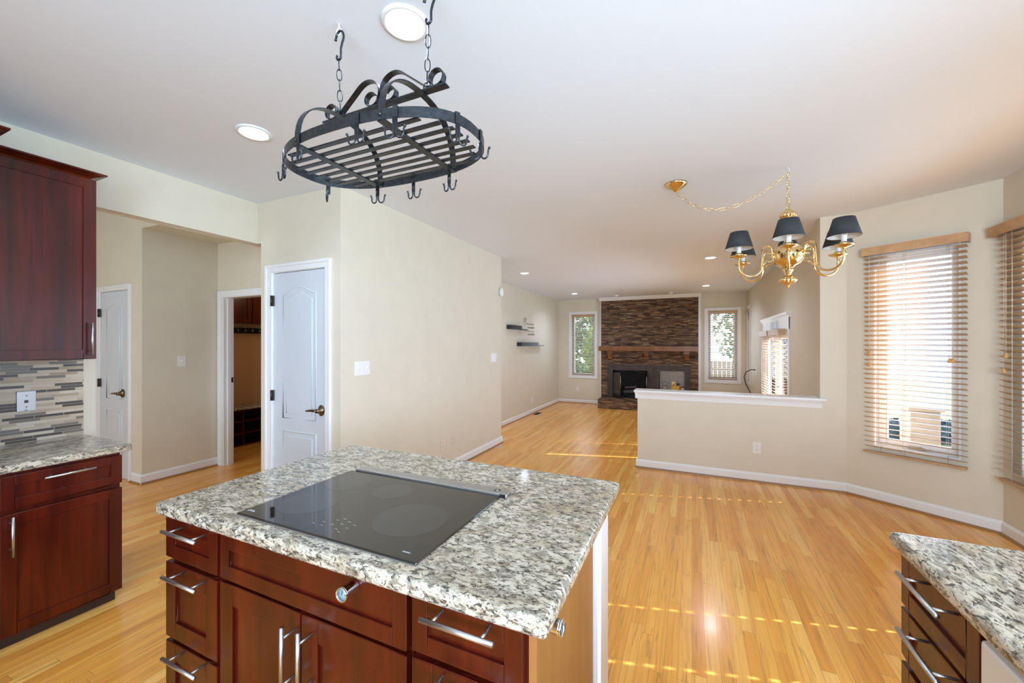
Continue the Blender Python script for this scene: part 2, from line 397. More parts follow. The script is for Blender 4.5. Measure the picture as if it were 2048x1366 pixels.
m.box(XLW - 0.1, YD, 0, XLW, YE, C); m.box(XLW - 0.1, 4.9, ZL, XLW, YE, 0); m.box(XL, YD, 2.318, XL + 0.045, YD + 0.1, C)
struct('wall_pantry', m, 'wall_paint', 'beige pantry block whose long side faces the breakfast area', 'wall')
struct('wall_living', wall_mesh(F_liv, YE - 0.1, YF + 0.1, ZL, C, 0.12), 'wall_paint', 'beige living room wall carrying the two floating shelves', 'wall')
WL = (-3.11, -2.45, 0.535, 2.25); WR = (0.36, 1.005, 0.535, 2.24)
m = wall_mesh(F_fire, XLIV - 0.1, XLR + 0.1, ZL, C, 0.14, [WL, WR, (-2.0, -0.9, ZL, 0.9), (-0.76, -0.15, 0.1, 0.9)])
struct('wall_fireplace', m, 'wall_paint', 'far living room wall behind the stone chimney', 'wall')
WS = (10.36, 10.86, 0.56, 2.24); WD = (6.46, 8.40, ZL, 1.80)
m = wall_mesh(F_livr, YH + 0.12, YF + 0.1, ZL, C, 0.14, [WS, WD])
struct('wall_living_side', m, 'wall_paint', 'living room wall with the white french door', 'wall')
m = MB().box(-0.574, YH, ZL, 1.145, YH + 0.12, 0.80)
struct('wall_half', m, 'wall_paint', 'low beige half wall between breakfast area and living room', 'wall')
m = MB().box(1.145, YH, ZL, A.x + 0.1, YH + 0.12, C)
struct('wall_stub', m, 'wall_paint', 'narrow full height wall end above the half wall', 'wall')
WB = (0.21 * LB, 0.775 * LB, 0.50, 2.24)
struct('wall_bay', wall_mesh(F_bay, -0.02, LB + 0.02, -0.1, C, 0.14, [WB]), 'wall_paint', 'angled bay wall beside the half wall', 'wall')
WX = (2.26, 4.06, 0.48, 2.24)
struct('wall_right', wall_mesh(F_right, -2.7, B.y + 0.03, -0.1, C, 0.14, [(-1.8, 1.6, 0.08, 2.12), WX]), 'wall_paint', 'bay wall at the edge of the picture', 'wall')  # first hole is an added, unseen opening for fill light
m = wall_mesh(F_rear, -3.6, 2.3, 0, C, 0.1)
struct('wall_rear', wall_mesh(F_rear, XL, 2.3, -0.1, C, 0.1, [(-0.6, 2.1, 0.8, 2.3)]), 'wall_paint', 'kitchen wall behind the camera with an added wide window', 'wall')
struct('wall_hall_door', wall_mesh(F_halld, -6.8, -5.1, 0, 3.2, 0.1, [(-5.985, -5.345, 0, 2.005)]), 'wall_paint', 'grey lit hallway wall with the narrow white door', 'wall')
struct('wall_hall_switch', wall_mesh(F_hallw, 2.22, 2.83, 0, C, 0.1), 'wall_paint', 'hallway wall with the single light switch', 'wall')
struct('wall_mudroom_front', wall_mesh(F_mudd, -6.2, -3.46, 0, C, 0.1, [(-5.00, -4.05, 0, 1.985)]), 'wall_paint', 'hallway wall with the cased mudroom opening', 'wall')
struct('wall_mudroom', wall_mesh(F_mudw, 2.93, 4.8, 0, C, 0.1), 'mud_wall_warm_lit', 'mudroom wall with painted warm light above the shoe bench', 'wall')
struct('wall_mudroom_end', MB().box(-6.2, 4.8, 0, -3.47, 4.9, C), 'mud_wall_warm_lit', 'mudroom end wall hidden past the opening', 'wall')
struct('wall_hall_far', MB().box(-6.9, -1.6, 0, -6.8, 2.2, 3.2), 'wall_paint', 'foyer wall hidden behind the kitchen cabinets', 'wall')
struct('wall_hall_front', wall_mesh(frame((0, -1.5), (1, 0), (0, 1)), -6.9, -3.62, 0, 3.2, 0.1, [(-5.1, -3.65, 0.55, 2.45)]), 'wall_paint', 'foyer wall with an unseen tall window hidden behind the cabinets', 'wall')

# baseboards
def baseboard(name, F, u0, u1, z, label, ends=(0, 0)):
    b = MB()
    pr = [(0, 0), (0.016, 0), (0.016, 0.078), (0.010, 0.092), (0.004, 0.097), (0, 0.097)]
    b.prism([F(u0 - ends[0], d, z + h) for d, h in pr], Vector(F(u1 + ends[1], 0, 0)) - Vector(F(u0 - ends[0], 0, 0)))
    o = struct(name, b, 'white_trim', label, 'baseboard')
    s2 = MB(); pr = [(0.016, 0), (0.032, 0), (0.030, 0.010), (0.022, 0.017), (0.016, 0.018)]
    s2.prism([F(u0 - ends[0], d, z + h) for d, h in pr], Vector(F(u1 + ends[1], 0, 0)) - Vector(F(u0 - ends[0], 0, 0)))
    s2.build('shoe_mold', 'shoe_oak', o)
    return o
baseboard('baseboard_long', F_long, YD + 0.0, YE, 0, 'white baseboard along the pantry block', (0, 0.016))
baseboard('baseboard_half', F_half, -0.574, A.x, 0, 'white baseboard along the half wall', (0.016, 0))
baseboard('baseboard_half_end', frame((-0.574, 0), (0, 1), (-1, 0)), YH, YH + 0.07, 0, 'white baseboard return on the half wall end')
baseboard('baseboard_bay', F_bay, 0, LB, 0, 'white baseboard under the bay window')
baseboard('baseboard_right', F_right, -2.5, B.y, 0, 'white baseboard under the window at the edge of the picture')
baseboard('baseboard_living', F_liv, YE, YF, ZL, 'white baseboard under the floating shelves')
baseboard('baseboard_fireplace', F_fire, XLIV, -2.23, ZL, 'white baseboard beside the stone hearth')
baseboard('baseboard_hall_switch', F_hallw, 2.12, 2.83, 0, 'white baseboard under the hallway light switch', (0.016, 0))
baseboard('baseboard_hall_door', F_halld, -5.29, -5.1, 0, 'short white baseboard beside the narrow hallway door')
baseboard('baseboard_pantry', F_pan, -3.46, -3.395, 0, 'short white baseboard beside the pantry door')

# half wall cap: board plus crown
cap = thing('trim_1', (0.28, YH, 0.80), 'white moulded cap along the top of the half wall', 'trim', kind='structure')
b = MB().box(-0.612, YH - 0.045, 0.872, 1.19, YH - 0.0, 0.897); b.box(-0.612, YH, 0.872, 1.145, YH + 0.165, 0.897); b.build('cap_board', 'white_trim', cap, bevel=0.006)
pr = [(0, 0.800), (0.010, 0.800), (0.012, 0.822), (0.018, 0.846), (0.030, 0.862), (0.034, 0.872), (0, 0.872)]
b = MB(); b.prism([(-0.600, YH - d, z) for d, z in pr], (1.762, 0, 0)); b.prism([(-0.574 - d * 0.9, YH + 0.12, z) for d, z in pr], (0, -0.15, 0)); b.build('cap_crown', 'white_trim', cap)

# ------------------------------------------------------------------ doors
def arch(F, d, u0, u1, z0, zs, zp, n=14):
    """closed outline with an eyebrow top: shoulders at zs, peak at zp"""
    p = [F(u0, d, z0), F(u1, d, z0), F(u1, d, zs)]
    for i in range(1, n):
        x = i / n; s = (1 - math.cos(2 * math.pi * x)) / 2
        p.append(F(u1 + (u0 - u1) * x, d, zs + (zp - zs) * s))
    p.append(F(u0, d, zs)); return p
def panel_door(name, F, u0, u1, h, thick, top, low, label, hinges, knob, knob_dir, casing, cz):
    root = thing(name, F((u0 + u1) / 2, 0, 0), label, 'door', kind='structure')
    MB().fbox(F, u0, u1, -thick - 0.004, -0.004, 0.012, h).build('slab', 'door_white', root, bevel=0.002)
    a0, a1, z0, zs, zp = top
    for nm, out in (('upper_panel', (a0, a1, z0, zs, zp)), ('lower_panel', (a0, a1, low[0], low[1], low[1]))):
        q = MB(); o1 = arch(F, -0.0075, *out); q.tube(o1, 0.0085, 8, closed=True)
        s = 0.045
        inner = arch(F, -0.003, out[0] + s, out[1] - s, out[2] + s, out[3] - s, out[4] - s)
        n = Vector(F(0, 1, 0)) - Vector(F(0, 0, 0)); q.prism(inner, n * 0.003); q.tube([tuple(Vector(p) + n * -0.001) for p in inner], 0.005, 8, closed=True)
        q.build(nm, 'door_white', root)
    c0, c1, w = casing
    q = MB(); n = Vector(F(0, 1, 0)) - Vector(F(0, 0, 0))
    for (ua, ub, za, zb) in ((c0, u0 - 0.006, 0, cz - 0.0), (u1 + 0.006, c1, 0, cz), (u0 - 0.006, u1 + 0.006, h + 0.008, cz)):
        q.fbox(F, ua, ub, 0, 0.014, za, zb)
    q.build('casing', 'white_trim', root, bevel=0.004)
    q = MB(); wb = 0.020
    q.fbox(F, c0 - 0.004, c0 + wb, 0, 0.022, 0, cz + 0.004); q.fbox(F, c1 - wb, c1 + 0.004, 0, 0.022, 0, cz + 0.004); q.fbox(F, c0 + wb, c1 - wb, 0, 0.022, cz - wb, cz + 0.004)
    q.build('back_band', 'white_trim', root, bevel=0.004)
    q = MB(); q.fbox(F, u0 - 0.02, u0 - 0.004, -0.10, 0.0, 0, h + 0.02); q.fbox(F, u1 + 0.004, u1 + 0.02, -0.10, 0.0, 0, h + 0.02); q.fbox(F, u0 - 0.004, u1 + 0.004, -0.10, 0.0, h + 0.004, h + 0.02)
    q.build('jamb', 'white_trim', root)
    for hz in hinges:
        hu = u0 - 0.004
        q = MB(); q.tube([F(hu, 0.018, hz - 0.045), F(hu, 0.018, hz + 0.045)], 0.008, 8); q.fbox(F, hu - 0.016, hu + 0.016, 0, 0.016, hz - 0.045, hz + 0.045); q.build('hinge', 'bronze_hinge', root)
    ku, kz = knob
    lev = MB(); c = Vector(F(ku, 0, kz)); nn = n
    ax = 'y' if abs(nn.y) > 0.5 else 'x'; sg = nn.y if ax == 'y' else nn.x
    ros = MB(); ros.lathe([(0.033, 0), (0.033, 0.008 * sg), (0.024, 0.013 * sg), (0.014, 0.03 * sg), (0.012, 0.05 * sg)], tuple(c), 20, ax)
    for i in range(len(ros.v)):
        p = ros.v[i]; ros.v[i] = (p[0], p[1], kz + (p[2] - kz) * 1.35)
    k = ros.build('rosette', 'antique_brass', root)
    MB().tube([F(ku, 0.05, kz), F(ku + 0.03 * knob_dir, 0.054, kz + 0.004), F(ku + 0.07 * knob_dir, 0.054, kz + 0.002), F(ku + 0.115 * knob_dir, 0.05, kz - 0.004)], [0.011, 0.010, 0.009, 0.008], 10).build('lever', 'antique_brass', k)
    MB().fbox(F, u1 + 0.002, u1 + 0.012, -0.006, 0.002, kz - 0.03, kz + 0.03).build('strike_plate', 'bronze_hinge', root)
    return root
panel_door('door_1', F_pan, -3.300, -2.672, 2.035, 0.035, (-3.18, -2.785, 0.80, 1.848, 1.905), (0.20, 0.69), 'white two panel pantry door next to the long beige wall', (1.80, 0.985, 0.2), (-2.715, 0.892), -1, (-3.388, -2.606, 0), 2.105)
panel_door('door_2', F_halld, -5.972, -5.358, 1.993, 0.035, (-5.844, -5.514, 0.838, 1.811, 1.862), (0.20, 0.712), 'narrow white hallway door seen past the wooden cabinets', (1.77, 1.0, 0.2), (-5.482, 0.905), -1, (-6.045, -5.298, 0), 2.048)
# cased mudroom opening
tr = thing('door_3', (-4.5, 2.83, 0), 'white cased opening into the dark mudroom', 'doorway', kind='structure')
b = MB(); b.fbox(F_mudd, -5.085, -5.0, 0, 0.016, 0, 2.045); b.fbox(F_mudd, -4.05, -3.97, 0, 0.016, 0, 2.045); b.fbox(F_mudd, -5.0, -4.05, 0, 0.016, 1.97, 2.045); b.build('casing', 'white_trim', tr, bevel=0.004)
b = MB(); b.fbox(F_mudd, -5.0, -4.985, -0.11, 0.002, 0, 1.985); b.fbox(F_mudd, -4.065, -4.05, -0.11, 0.002, 0, 1.985); b.fbox(F_mudd, -4.985, -4.065, -0.11, 0.002, 1.965, 1.985); b.build('jamb', 'white_trim', tr)
b = MB(); b.fbox(F_mudd, -4.985, -4.972, -0.075, -0.04, 0, 1.965); b.build('door_stop', 'white_trim', tr)
MB().fbox(F_mudd, -4.985, -4.9825, -0.105, -0.080, 0.97, 1.03).build('strike_plate', 'bronze_hinge', tr)

# ------------------------------------------------------------------ windows and blinds
def window(name, F, u0, u1, z0, z1, label, casing=0.05, depth=0.14, crank=True):
    root = thing(name, F((u0 + u1) / 2, 0, z0), label, 'window', kind='structure')
    q = MB(); e = 0.012
    for (a, b_, c, d) in ((u0, u0 + e, z0, z1), (u1 - e, u1, z0, z1), (u0 + e, u1 - e, z0, z0 + e), (u0 + e, u1 - e, z1 - e, z1)):
        q.fbox(F, a, b_, -depth, 0.001, c, d)
    q.build('reveal', 'white_trim', root)
    if casing:
        q = MB(); w = casing
        for (a, b_, c, d) in ((u0 - w, u0, z0 - w, z1 + w), (u1, u1 + w, z0 - w, z1 + w), (u0, u1, z0 - w, z0), (u0, u1, z1, z1 + w)):
            q.fbox(F, a, b_, 0, 0.016, c, d)
        q.build('casing', 'white_trim', root, bevel=0.004)
    q = MB(); s = 0.055
    for (a, b_, c, d) in ((u0 + e, u0 + e + s, z0 + e, z1 - e), (u1 - e - s, u1 - e, z0 + e, z1 - e), (u0 + e + s, u1 - e - s, z0 + e, z0 + e + s), (u0 + e + s, u1 - e - s, z1 - e - s, z1 - e)):
        q.fbox(F, a, b_, -depth + 0.02, -depth + 0.06, c, d)
    sash = q.build('sash', 'white_trim', root, bevel=0.003)
    MB().fbox(F, u0 + e + s - 0.004, u1 - e - s + 0.004, -depth + 0.036, -depth + 0.042, z0 + e + s - 0.004, z1 - e - s + 0.004).build('pane', 'window_glass', sash)
    if crank:
        um = (u0 + u1) / 2
        q = MB(); q.fbox(F, um - 0.05, um + 0.05, -depth + 0.06, -depth + 0.085, z0 + e + 0.0, z0 + e + 0.022); q.tube([F(um, -depth + 0.09, z0 + 0.03), F(um + 0.03, -depth + 0.1, z0 + 0.045), F(um + 0.09, -depth + 0.095, z0 + 0.03)], 0.006, 8)
        q.build('crank_handle', 'brushed_plate', sash)
    return root
def blind(F, u0, u1, z0, z1, d, label, group, val=(0.0, 0.065, 0.075), mat='blind_wood', rail=None, pitch=0.0437, tilt=17, cords=(0.15, 0.5, 0.85), tassels=(), width=0.052, railmat=None, holes=0.014, holed=None, slat=None):
    """wooden slat blind hanging from a valance; d is the distance of the slat centres from the wall"""
    root = thing('wooden_blind', F((u0 + u1) / 2, d, z1), label, 'blind', group)
    vo, vd, vh = val
    q = MB(); q.fbox(F, u0 + 0.002, u1 - 0.002, d - 0.02, d + 0.035, z1 - vh + 0.01, z1 - 0.004); hr = q.build('headrail', mat, root)
    q = MB()
    pr = [(0.036, z1 - vh), (0.050, z1 - vh), (0.052, z1 - vh * 0.4), (0.058, z1), (0.036, z1)]
    a = Vector(F(u0 - vo, 0, 0)); dv = Vector(F(u1 + vo, 0, 0)) - a
    q.prism([F(u0 - vo, d + x, z) for x, z in pr], dv)
    q.build('valance', mat, root)
    if vo > 0:
        MB().fbox(F, u0 - vo, u0 - vo + 0.012, d - 0.035, d + 0.036, z1 - vh, z1).build('valance_return', mat, root); MB().fbox(F, u1 + vo - 0.012, u1 + vo, d - 0.035, d + 0.036, z1 - vh, z1).build('valance_return', mat, root)
    q = MB(); n = int((z1 - vh - 0.025 - z0 - 0.045) / pitch) + 1; tt = math.tan(R(tilt)); w = width / 2; c, s = math.cos(R(tilt)), math.sin(R(tilt))
    zs = []
    for i in range(n):
        z = z1 - vh - 0.025 - i * pitch; zs.append(z); th = 0.0015
        p = [(-w * c + th * s, -w * s - th * c), (w * c + th * s, w * s - th * c), (w * c - th * s, w * s + th * c), (-w * c - th * s, -w * s + th * c)]
        def seg(ua, ub, x0, x1):
            p = [(x0 * c + th * s, x0 * s - th * c), (x1 * c + th * s, x1 * s - th * c), (x1 * c - th * s, x1 * s + th * c), (x0 * c - th * s, x0 * s + th * c)]
            q.prism([F(ua, d + x, z + y) for x, y in p], Vector(F(ub, 0, 0)) - Vector(F(ua, 0, 0)))
        ue = u0
        for f in sorted(cords if holed is None else holed):
            uc = u0 + (u1 - u0) * f; seg(ue, uc - holes / 2, -w, w); seg(uc - holes / 2, uc + holes / 2, -w, -0.011); seg(uc - holes / 2, uc + holes / 2, 0.011, w); ue = uc + holes / 2
        seg(ue, u1, -w, w)
    q.build('slat_field', slat or ('blind_slat' if mat == 'blind_wood' else mat), root)
    MB().fbox(F, u0, u1, d - 0.024, d + 0.024, z0, z0 + 0.018).build('bottom_rail', railmat or mat, root, bevel=0.003)
    for f in cords:
        u = u0 + (u1 - u0) * f; q = MB()
        for dd in (-0.026, 0.026): q.tube([F(u, d + dd, z0 + 0.018), F(u, d + dd, z1 - vh)], 0.0012, 5)
        q.build('ladder_cord', 'cord_white', root)
    for (f, zt) in tassels:
        u = u0 + (u1 - u0) * f
        k = MB().tube([F(u, d + 0.032, zt + 0.03), F(u, d + 0.032, z1 - vh)], 0.0012, 5).build('pull_cord', 'cord_white', root)
        MB().lathe([(0.004, 0.034), (0.008, 0.03), (0.009, 0.018), (0.013, 0.010), (0.012, 0.0), (0.006, -0.004)], F(u, d + 0.032, zt), 12).build('tassel', 'tassel_wood', k)
    return root
window('window_1', F_bay, WB[0], WB[1], WB[2], WB[3], 'tall bay window beside the half wall, looking onto the lawn', casing=0)
blind(F_bay, 0.157 * LB, 0.818 * LB, 0.440, 2.300, 0.035, 'honey wooden blind covering the bay window beside the half wall', 'honey wooden blinds in the breakfast bay', (0.012, 0.065, 0.072), cords=(0.17, 0.42, 0.83), holed=(0.42,), tassels=((0.065, 1.33), (0.06, 1.23), (0.86, 1.28), (0.885, 1.28)))
window('window_2', F_right, WX[0], WX[1], WX[2], WX[3], 'wide bay window cut by the edge of the picture', casing=0)
blind(F_right, 2.20, 4.165, 0.425, 2.302, 0.035, 'honey wooden blind cut by the edge of the picture, nearest the camera', 'honey wooden blinds in the breakfast bay', (0.055, 0.065, 0.072), cords=(0.148, 0.359, 0.57, 0.78, 0.93), holed=(0.148, 0.359), tassels=((0.955, 1.33), (0.965, 1.22)), tilt=24)
window('window_3', F_fire, WL[0], WL[1], WL[2], WL[3], 'white cased window left of the stone chimney, green trees behind', casing=0.075, crank=False)
blind(F_fire, WL[0] + 0.005, WL[1] - 0.005, WL[2] + 0.02, WL[3] - 0.004, -0.03, 'half open blind in front of green trees, in the fireplace wall', 'slat blinds in the living room', (0.0, 0.05, 0.075), tilt=17, holed=())
window('window_4', F_fire, WR[0], WR[1], WR[2], WR[3], 'white cased window right of the stone chimney', casing=0.075, crank=False)
blind(F_fire, WR[0] + 0.005, WR[1] - 0.005, WR[2] + 0.02, WR[3] - 0.004, -0.03, 'pale slat blind in the window right of the stone chimney', 'slat blinds in the living room', (0.0, 0.05, 0.075), tilt=20, holed=())
window('window_5', F_livr, WS[0], WS[1], WS[2], WS[3], 'window seen edge on in the living room corner', casing=0.075, crank=False)
blind(F_livr, WS[0] + 0.005, WS[1] - 0.005, WS[2] + 0.02, WS[3] - 0.004, -0.03, 'slat blind seen almost edge on in the living room corner', 'slat blinds in the living room', (0.0, 0.05, 0.06), tilt=26)
window('added_window_6', F_right, -1.8, 1.6, 0.08, 2.12, 'unseen window added beside the camera for fill light', casing=0, crank=False)
window('added_window_7', F_rear, -0.6, 2.1, 0.8, 2.3, 'unseen wide window added behind the camera for light', casing=0.06, depth=0.10, crank=False)
window('added_window_8', frame((0, -1.5), (1, 0), (0, 1)), -5.1, -3.65, 0.55, 2.45, 'unseen foyer window put in to light the hallway', casing=0, depth=0.10, crank=False)
# french door
fd = thing('door_4', (XLR, 7.43, ZL), 'white glazed french door behind the half wall, under a moulded header', 'door', kind='structure')
b = MB(); b.fbox(F_livr, WD[0] - 0.08, WD[0], 0, 0.018, ZL, 1.80); b.fbox(F_livr, WD[1], WD[1] + 0.08, 0, 0.018, ZL, 1.80); b.build('casing', 'white_trim', fd, bevel=0.004)
b = MB(); b.fbox(F_livr, WD[0] - 0.08, WD[1] + 0.08, 0, 0.02, 1.63, 1.80); b.build('header_board', 'white_trim', fd)
pr = [(0.0, 1.79), (0.02, 1.79), (0.03, 1.81), (0.055, 1.835), (0.06, 1.86), (0, 1.86)]
b = MB(); b.prism([F_livr(WD[0] - 0.14, d, z) for d, z in pr], (0, WD[1] - WD[0] + 0.28, 0)); b.build('header_crown', 'white_trim', fd)
MB().fbox(F_livr, 7.22, 7.50, 0.02, 0.05, 1.66, 1.77).build('contact_sensor', 'brushed_plate', fd)
for k, (a, c) in enumerate(((WD[0] + 0.02, 7.42), (7.44, WD[1] - 0.02))):
    q = MB()
    for (u0, u1, z0, z1) in ((a, a + 0.11, ZL + 0.01, 1.62), (c - 0.11, c, ZL + 0.01, 1.62), (a + 0.11, c - 0.11, ZL + 0.01, 0.02), (a + 0.11, c - 0.11, 1.50, 1.62)): q.fbox(F_livr, u0, u1, -0.07, -0.03, z0, z1)
    lf = q.build('door_leaf', 'white_trim', fd, bevel=0.003)
    MB().fbox(F_livr, a + 0.105, c - 0.105, -0.053, -0.047, 0.015, 1.505).build('pane', 'window_glass', lf)
    if k == 0: MB().tube([F_livr(c - 0.05, -0.03, 0.75), F_livr(c - 0.05, 0.02, 0.75), F_livr(c - 0.15, 0.025, 0.75)], 0.010, 8).build('lever', 'antique_brass', lf)
b = MB(); b.fbox(F_livr, WD[0], WD[0] + 0.02, -0.14, 0, ZL, 1.63); b.fbox(F_livr, WD[1] - 0.02, WD[1], -0.14, 0, ZL, 1.63); b.fbox(F_livr, WD[0], WD[1], -0.14, 0, 1.625, 1.80); b.build('jamb', 'white_trim', fd)
blind(F_livr, 6.60, 7.36, -0.05, 1.64, 0.055, 'sunlit blind on the nearer leaf of the french door', 'blinds on the french door', (0.02, 0.075, 0.085), tilt=22, cords=(0.06, 0.37, 0.85), holed=(0.06, 0.37), tassels=((0.75, 0.55),))
blind(F_livr, 7.52, 8.28, -0.05, 1.64, 0.055, 'sunlit blind on the farther leaf of the french door', 'blinds on the french door', (0.02, 0.075, 0.085), tilt=22, cords=(0.06, 0.37, 0.85), holed=(0.06, 0.37), tassels=((0.75, 0.55),))

# ------------------------------------------------------------------ cabinet helpers
def shaker(F, u0, u1, z0, z1, d, name, mat, parent, fw=0.055, th=0.02, rec=0.008):
    q = MB()
    q.fbox(F, u0, u0 + fw, d, d + th, z0, z1); q.fbox(F, u1 - fw, u1, d, d + th, z0, z1)
    q.fbox(F, u0 + fw, u1 - fw, d, d + th, z0, z0 + fw); q.fbox(F, u0 + fw, u1 - fw, d, d + th, z1 - fw, z1)
    o = q.build(name, mat, parent, bevel=0.002)
    MB().fbox(F, u0 + fw - 0.002, u1 - fw + 0.002, d + 0.001, d + th - rec, z0 + fw - 0.002, z1 - fw + 0.002).build('panel', mat, o)
    return o
def pull(F, a, b, d, parent, r=0.006, inset=0.165, so=0.034):
    a = Vector(a); b = Vector(b); P = lambda t, dd: F(a.x + (b.x - a.x) * t, dd, a.y + (b.y - a.y) * t)
    q = MB(); q.tube([P(0, d + so), P(1, d + so)], r, 12)
    for t in (inset, 1 - inset): q.tube([P(t, d - 0.001), P(t, d + so)], r * 0.62, 10)
    return q.build('handle', 'steel', parent)
def slab_top(name, x0, y0, x1, y1, z0, z1, mat, label, rad=0.012):
    m = MB().box(x0, y0, z0, x1, y1, z1)
    o = m.build(name, mat, None, loc=((x0 + x1) / 2, (y0 + y1) / 2, z0), bevel=rad, seg=4)
    return tag(o, label, 'countertop')

# ------------------------------------------------------------------ island
IY = 0.772; F_isl = frame((0, IY), (1, 0), (0, -1))
slab_top('countertop', -1.703, 0.742, -0.262, 1.620, 0.835, 0.880, 'granite_island', 'speckled granite worktop of the island around the black cooktop', 0.014)
def isl_cabinet(name, u0, u1, label):
    r = thing(name, F_isl((u0 + u1) / 2, -0.3, 0), label, 'cabinet', 'dark cherry cabinets under the island')
    MB().fbox(F_isl, u0, u1, -0.54, -0.021, 0.09, 0.834).build('body', 'cherry', r)
    MB().fbox(F_isl, u0, u1, -0.54, -0.08, 0, 0.088).build('toe_kick', 'toe_dark', r)
    return r
r = isl_cabinet('drawer_cabinet', -1.690, -1.389, 'narrow dark cherry drawer stack at the far end of the island front')
for z0, z1, zh in ((0.680, 0.818, 0.801), (0.400, 0.662, 0.647), (0.110, 0.384, 0.374)):
    d = shaker(F_isl, -1.696, -1.397, z0, z1, -0.020, 'drawer', 'cherry', r, 0.045 if z1 - z0 < 0.2 else 0.06)
    pull(F_isl, (-1.618, zh), (-1.428, zh), 0.0, d, so=0.047)
r = isl_cabinet('base_cabinet', -1.385, -0.625, 'wide dark cherry base cabinet with two doors below the cooktop')
shaker(F_isl, -1.380, -0.632, 0.680, 0.822, -0.020, 'false_front', 'cherry', r, 0.045)
d = shaker(F_isl, -1.380, -1.008, 0.110, 0.668, -0.020, 'door', 'cherry', r, 0.065); pull(F_isl, (-1.020, 0.655), (-1.020, 0.465), 0.0, d, so=0.047)
d = shaker(F_isl, -1.002, -0.632, 0.110, 0.668, -0.020, 'door', 'cherry', r, 0.065); pull(F_isl, (-0.955, 0.660), (-0.955, 0.470), 0.0, d, so=0.047)
r = isl_cabinet('drawer_cabinet', -0.621, -0.318, 'dark cherry drawer stack at the island corner with floor glow painted on its side panel')
for z0, z1, zh in ((0.690, 0.826, 0.811), (0.405, 0.674, 0.659), (0.110, 0.390, 0.376)):
    d = shaker(F_isl, -0.616, -0.325, z0, z1, -0.020, 'drawer', 'cherry', r, 0.045 if z1 - z0 < 0.2 else 0.06)
    pull(F_isl, (-0.557, zh), (-0.372, zh), 0.0, d, so=0.047)
MB().box(-0.318, IY - 0.003 + 0.02, 0.0, -0.300, 1.312, 0.834).build('side_panel', 'cherry_floor_lit', r)
# white knee wall carrying the overhang
kw = thing('wall_island', (-1.0, 1.43, 0), 'white panelled knee wall at the back of the island', 'wall', kind='structure')
MB().box(-1.66, 1.355, 0, -0.300, 1.50, 0.834).build('knee_panel', 'white_trim', kw)
MB().box(-0.330, 1.385, 0, -0.288, 1.515, 0.834).build('corner_post', 'white_trim', kw, bevel=0.004)

# cooktop
ck = thing('cooktop', (-0.98, 1.03, 0.880), 'black glass induction cooktop set into the island worktop', 'cooktop')
MB().box(-1.335, 0.796, 0.8802, -0.622, 1.272, 0.8865).build('glass_top', 'black_glass', ck, bevel=0.003)
MB().box(-1.338, 0.791, 0.8802, -0.620, 0.797, 0.8822).build('front_sealant', 'brushed_plate', ck)
st = MB().box(-1.315, 1.273, 0.8802, -0.600, 1.322, 0.8935).build('steel_trim', 'brushed_plate', ck, bevel=0.003)
MB().lathe([(0.012, 0), (0.012, 0.0006)], (-0.648, 1.300, 0.8934), 20).build('badge', 'dark_slot', st); MB().lathe([(0.005, 0), (0.005, 0.0004)], (-0.648, 1.300, 0.8940), 16).build('badge', 'print_white', st)
MB().box(-0.626, 1.274, 0.8800, -0.603, 1.2725, 0.8925).build('end_cap', 'black_metal', st)
for cx, cy, rr in ((-0.795, 0.990, 0.115), (-1.005, 1.150, 0.072), (-1.195, 0.955, 0.100), (-1.225, 1.150, 0.085)):
    MB().prism([(cx + rr * math.cos(2 * math.pi * i / 64), cy + rr * math.sin(2 * math.pi * i / 64), 0.8864) for i in range(64)], (0, 0, 0.0003)).build('cooking_zone', 'burner_print', ck)
# touch marks printed on the glass
for gx, gy in ((-1.05, 0.845), (-1.03, 0.865), (-1.00, 0.890), (-0.985, 0.905), (-0.99, 0.862), (-0.965, 0.875), (-0.955, 0.845), (-0.935, 0.835), (-0.930, 0.862), (-0.925, 0.885), (-1.015, 0.845), (-0.955, 0.895)):
    MB().prism([(gx, gy, 0.8866), (gx + 0.005, gy + 0.0012, 0.8866), (gx + 0.011, gy - 0.0002, 0.8866), (gx + 0.011, gy + 0.0008, 0.8866), (gx + 0.005, gy + 0.0024, 0.8866), (gx, gy + 0.0010, 0.8866)], (0, 0, 0.0002)).build('touch_mark', 'print_white', ck)
q = MB(); q.box(-0.690, 0.826, 0.8865, -0.664, 0.8275, 0.8868); q.box(-0.690, 0.829, 0.8865, -0.668, 0.8300, 0.8868); q.build('printed_name', 'print_white', ck)
q = MB()
for k in range(5): q.box(-1.322 + k * 0.006, 0.822 + (k % 2) * 0.005, 0.8865, -1.314 + k * 0.006, 0.826 + (k % 2) * 0.005, 0.8868)
q.build('printed_symbol', 'print_white', ck)
# kitchen timers stuck to the island
def timer(F, u, z, label, tilt=0):
    r = thing('kitchen_timer', F(u, 0, z), label, 'timer')
    n = Vector(F(0, 1, 0)) - Vector(F(0, 0, 0)); ax = 'y' if abs(n.y) > 0.5 else 'x'; sg = n.y if ax == 'y' else n.x
    c = F(u, 0, z)
    MB().lathe([(0.016, 0), (0.0165, 0.003 * sg), (0.0165, 0.036 * sg), (0.0175, 0.038 * sg), (0.0175, 0.041 * sg)], c, 28, ax).build('barrel', 'chrome', r)
    MB().lathe([(0.0145, 0.0410 * sg), (0.0180, 0.0410 * sg), (0.0185, 0.044 * sg), (0.0165, 0.047 * sg), (0.0145, 0.0445 * sg)], c, 28, ax, close=True).build('bezel', 'chrome', r)
    f = MB().lathe([(0.0148, 0.0411 * sg), (0.0148, 0.0425 * sg)], c, 28, ax).build('dial', 'dial_face', r)
    MB().tube([F(u, 0.0436, z), F(u + 0.003, 0.0436, z + 0.010)], 0.0008, 6).build('pointer', 'black_metal', f)
    return r
timer(F_isl, -0.800, 0.800, 'round chrome timer with blue dial stuck on the panel below the cooktop')
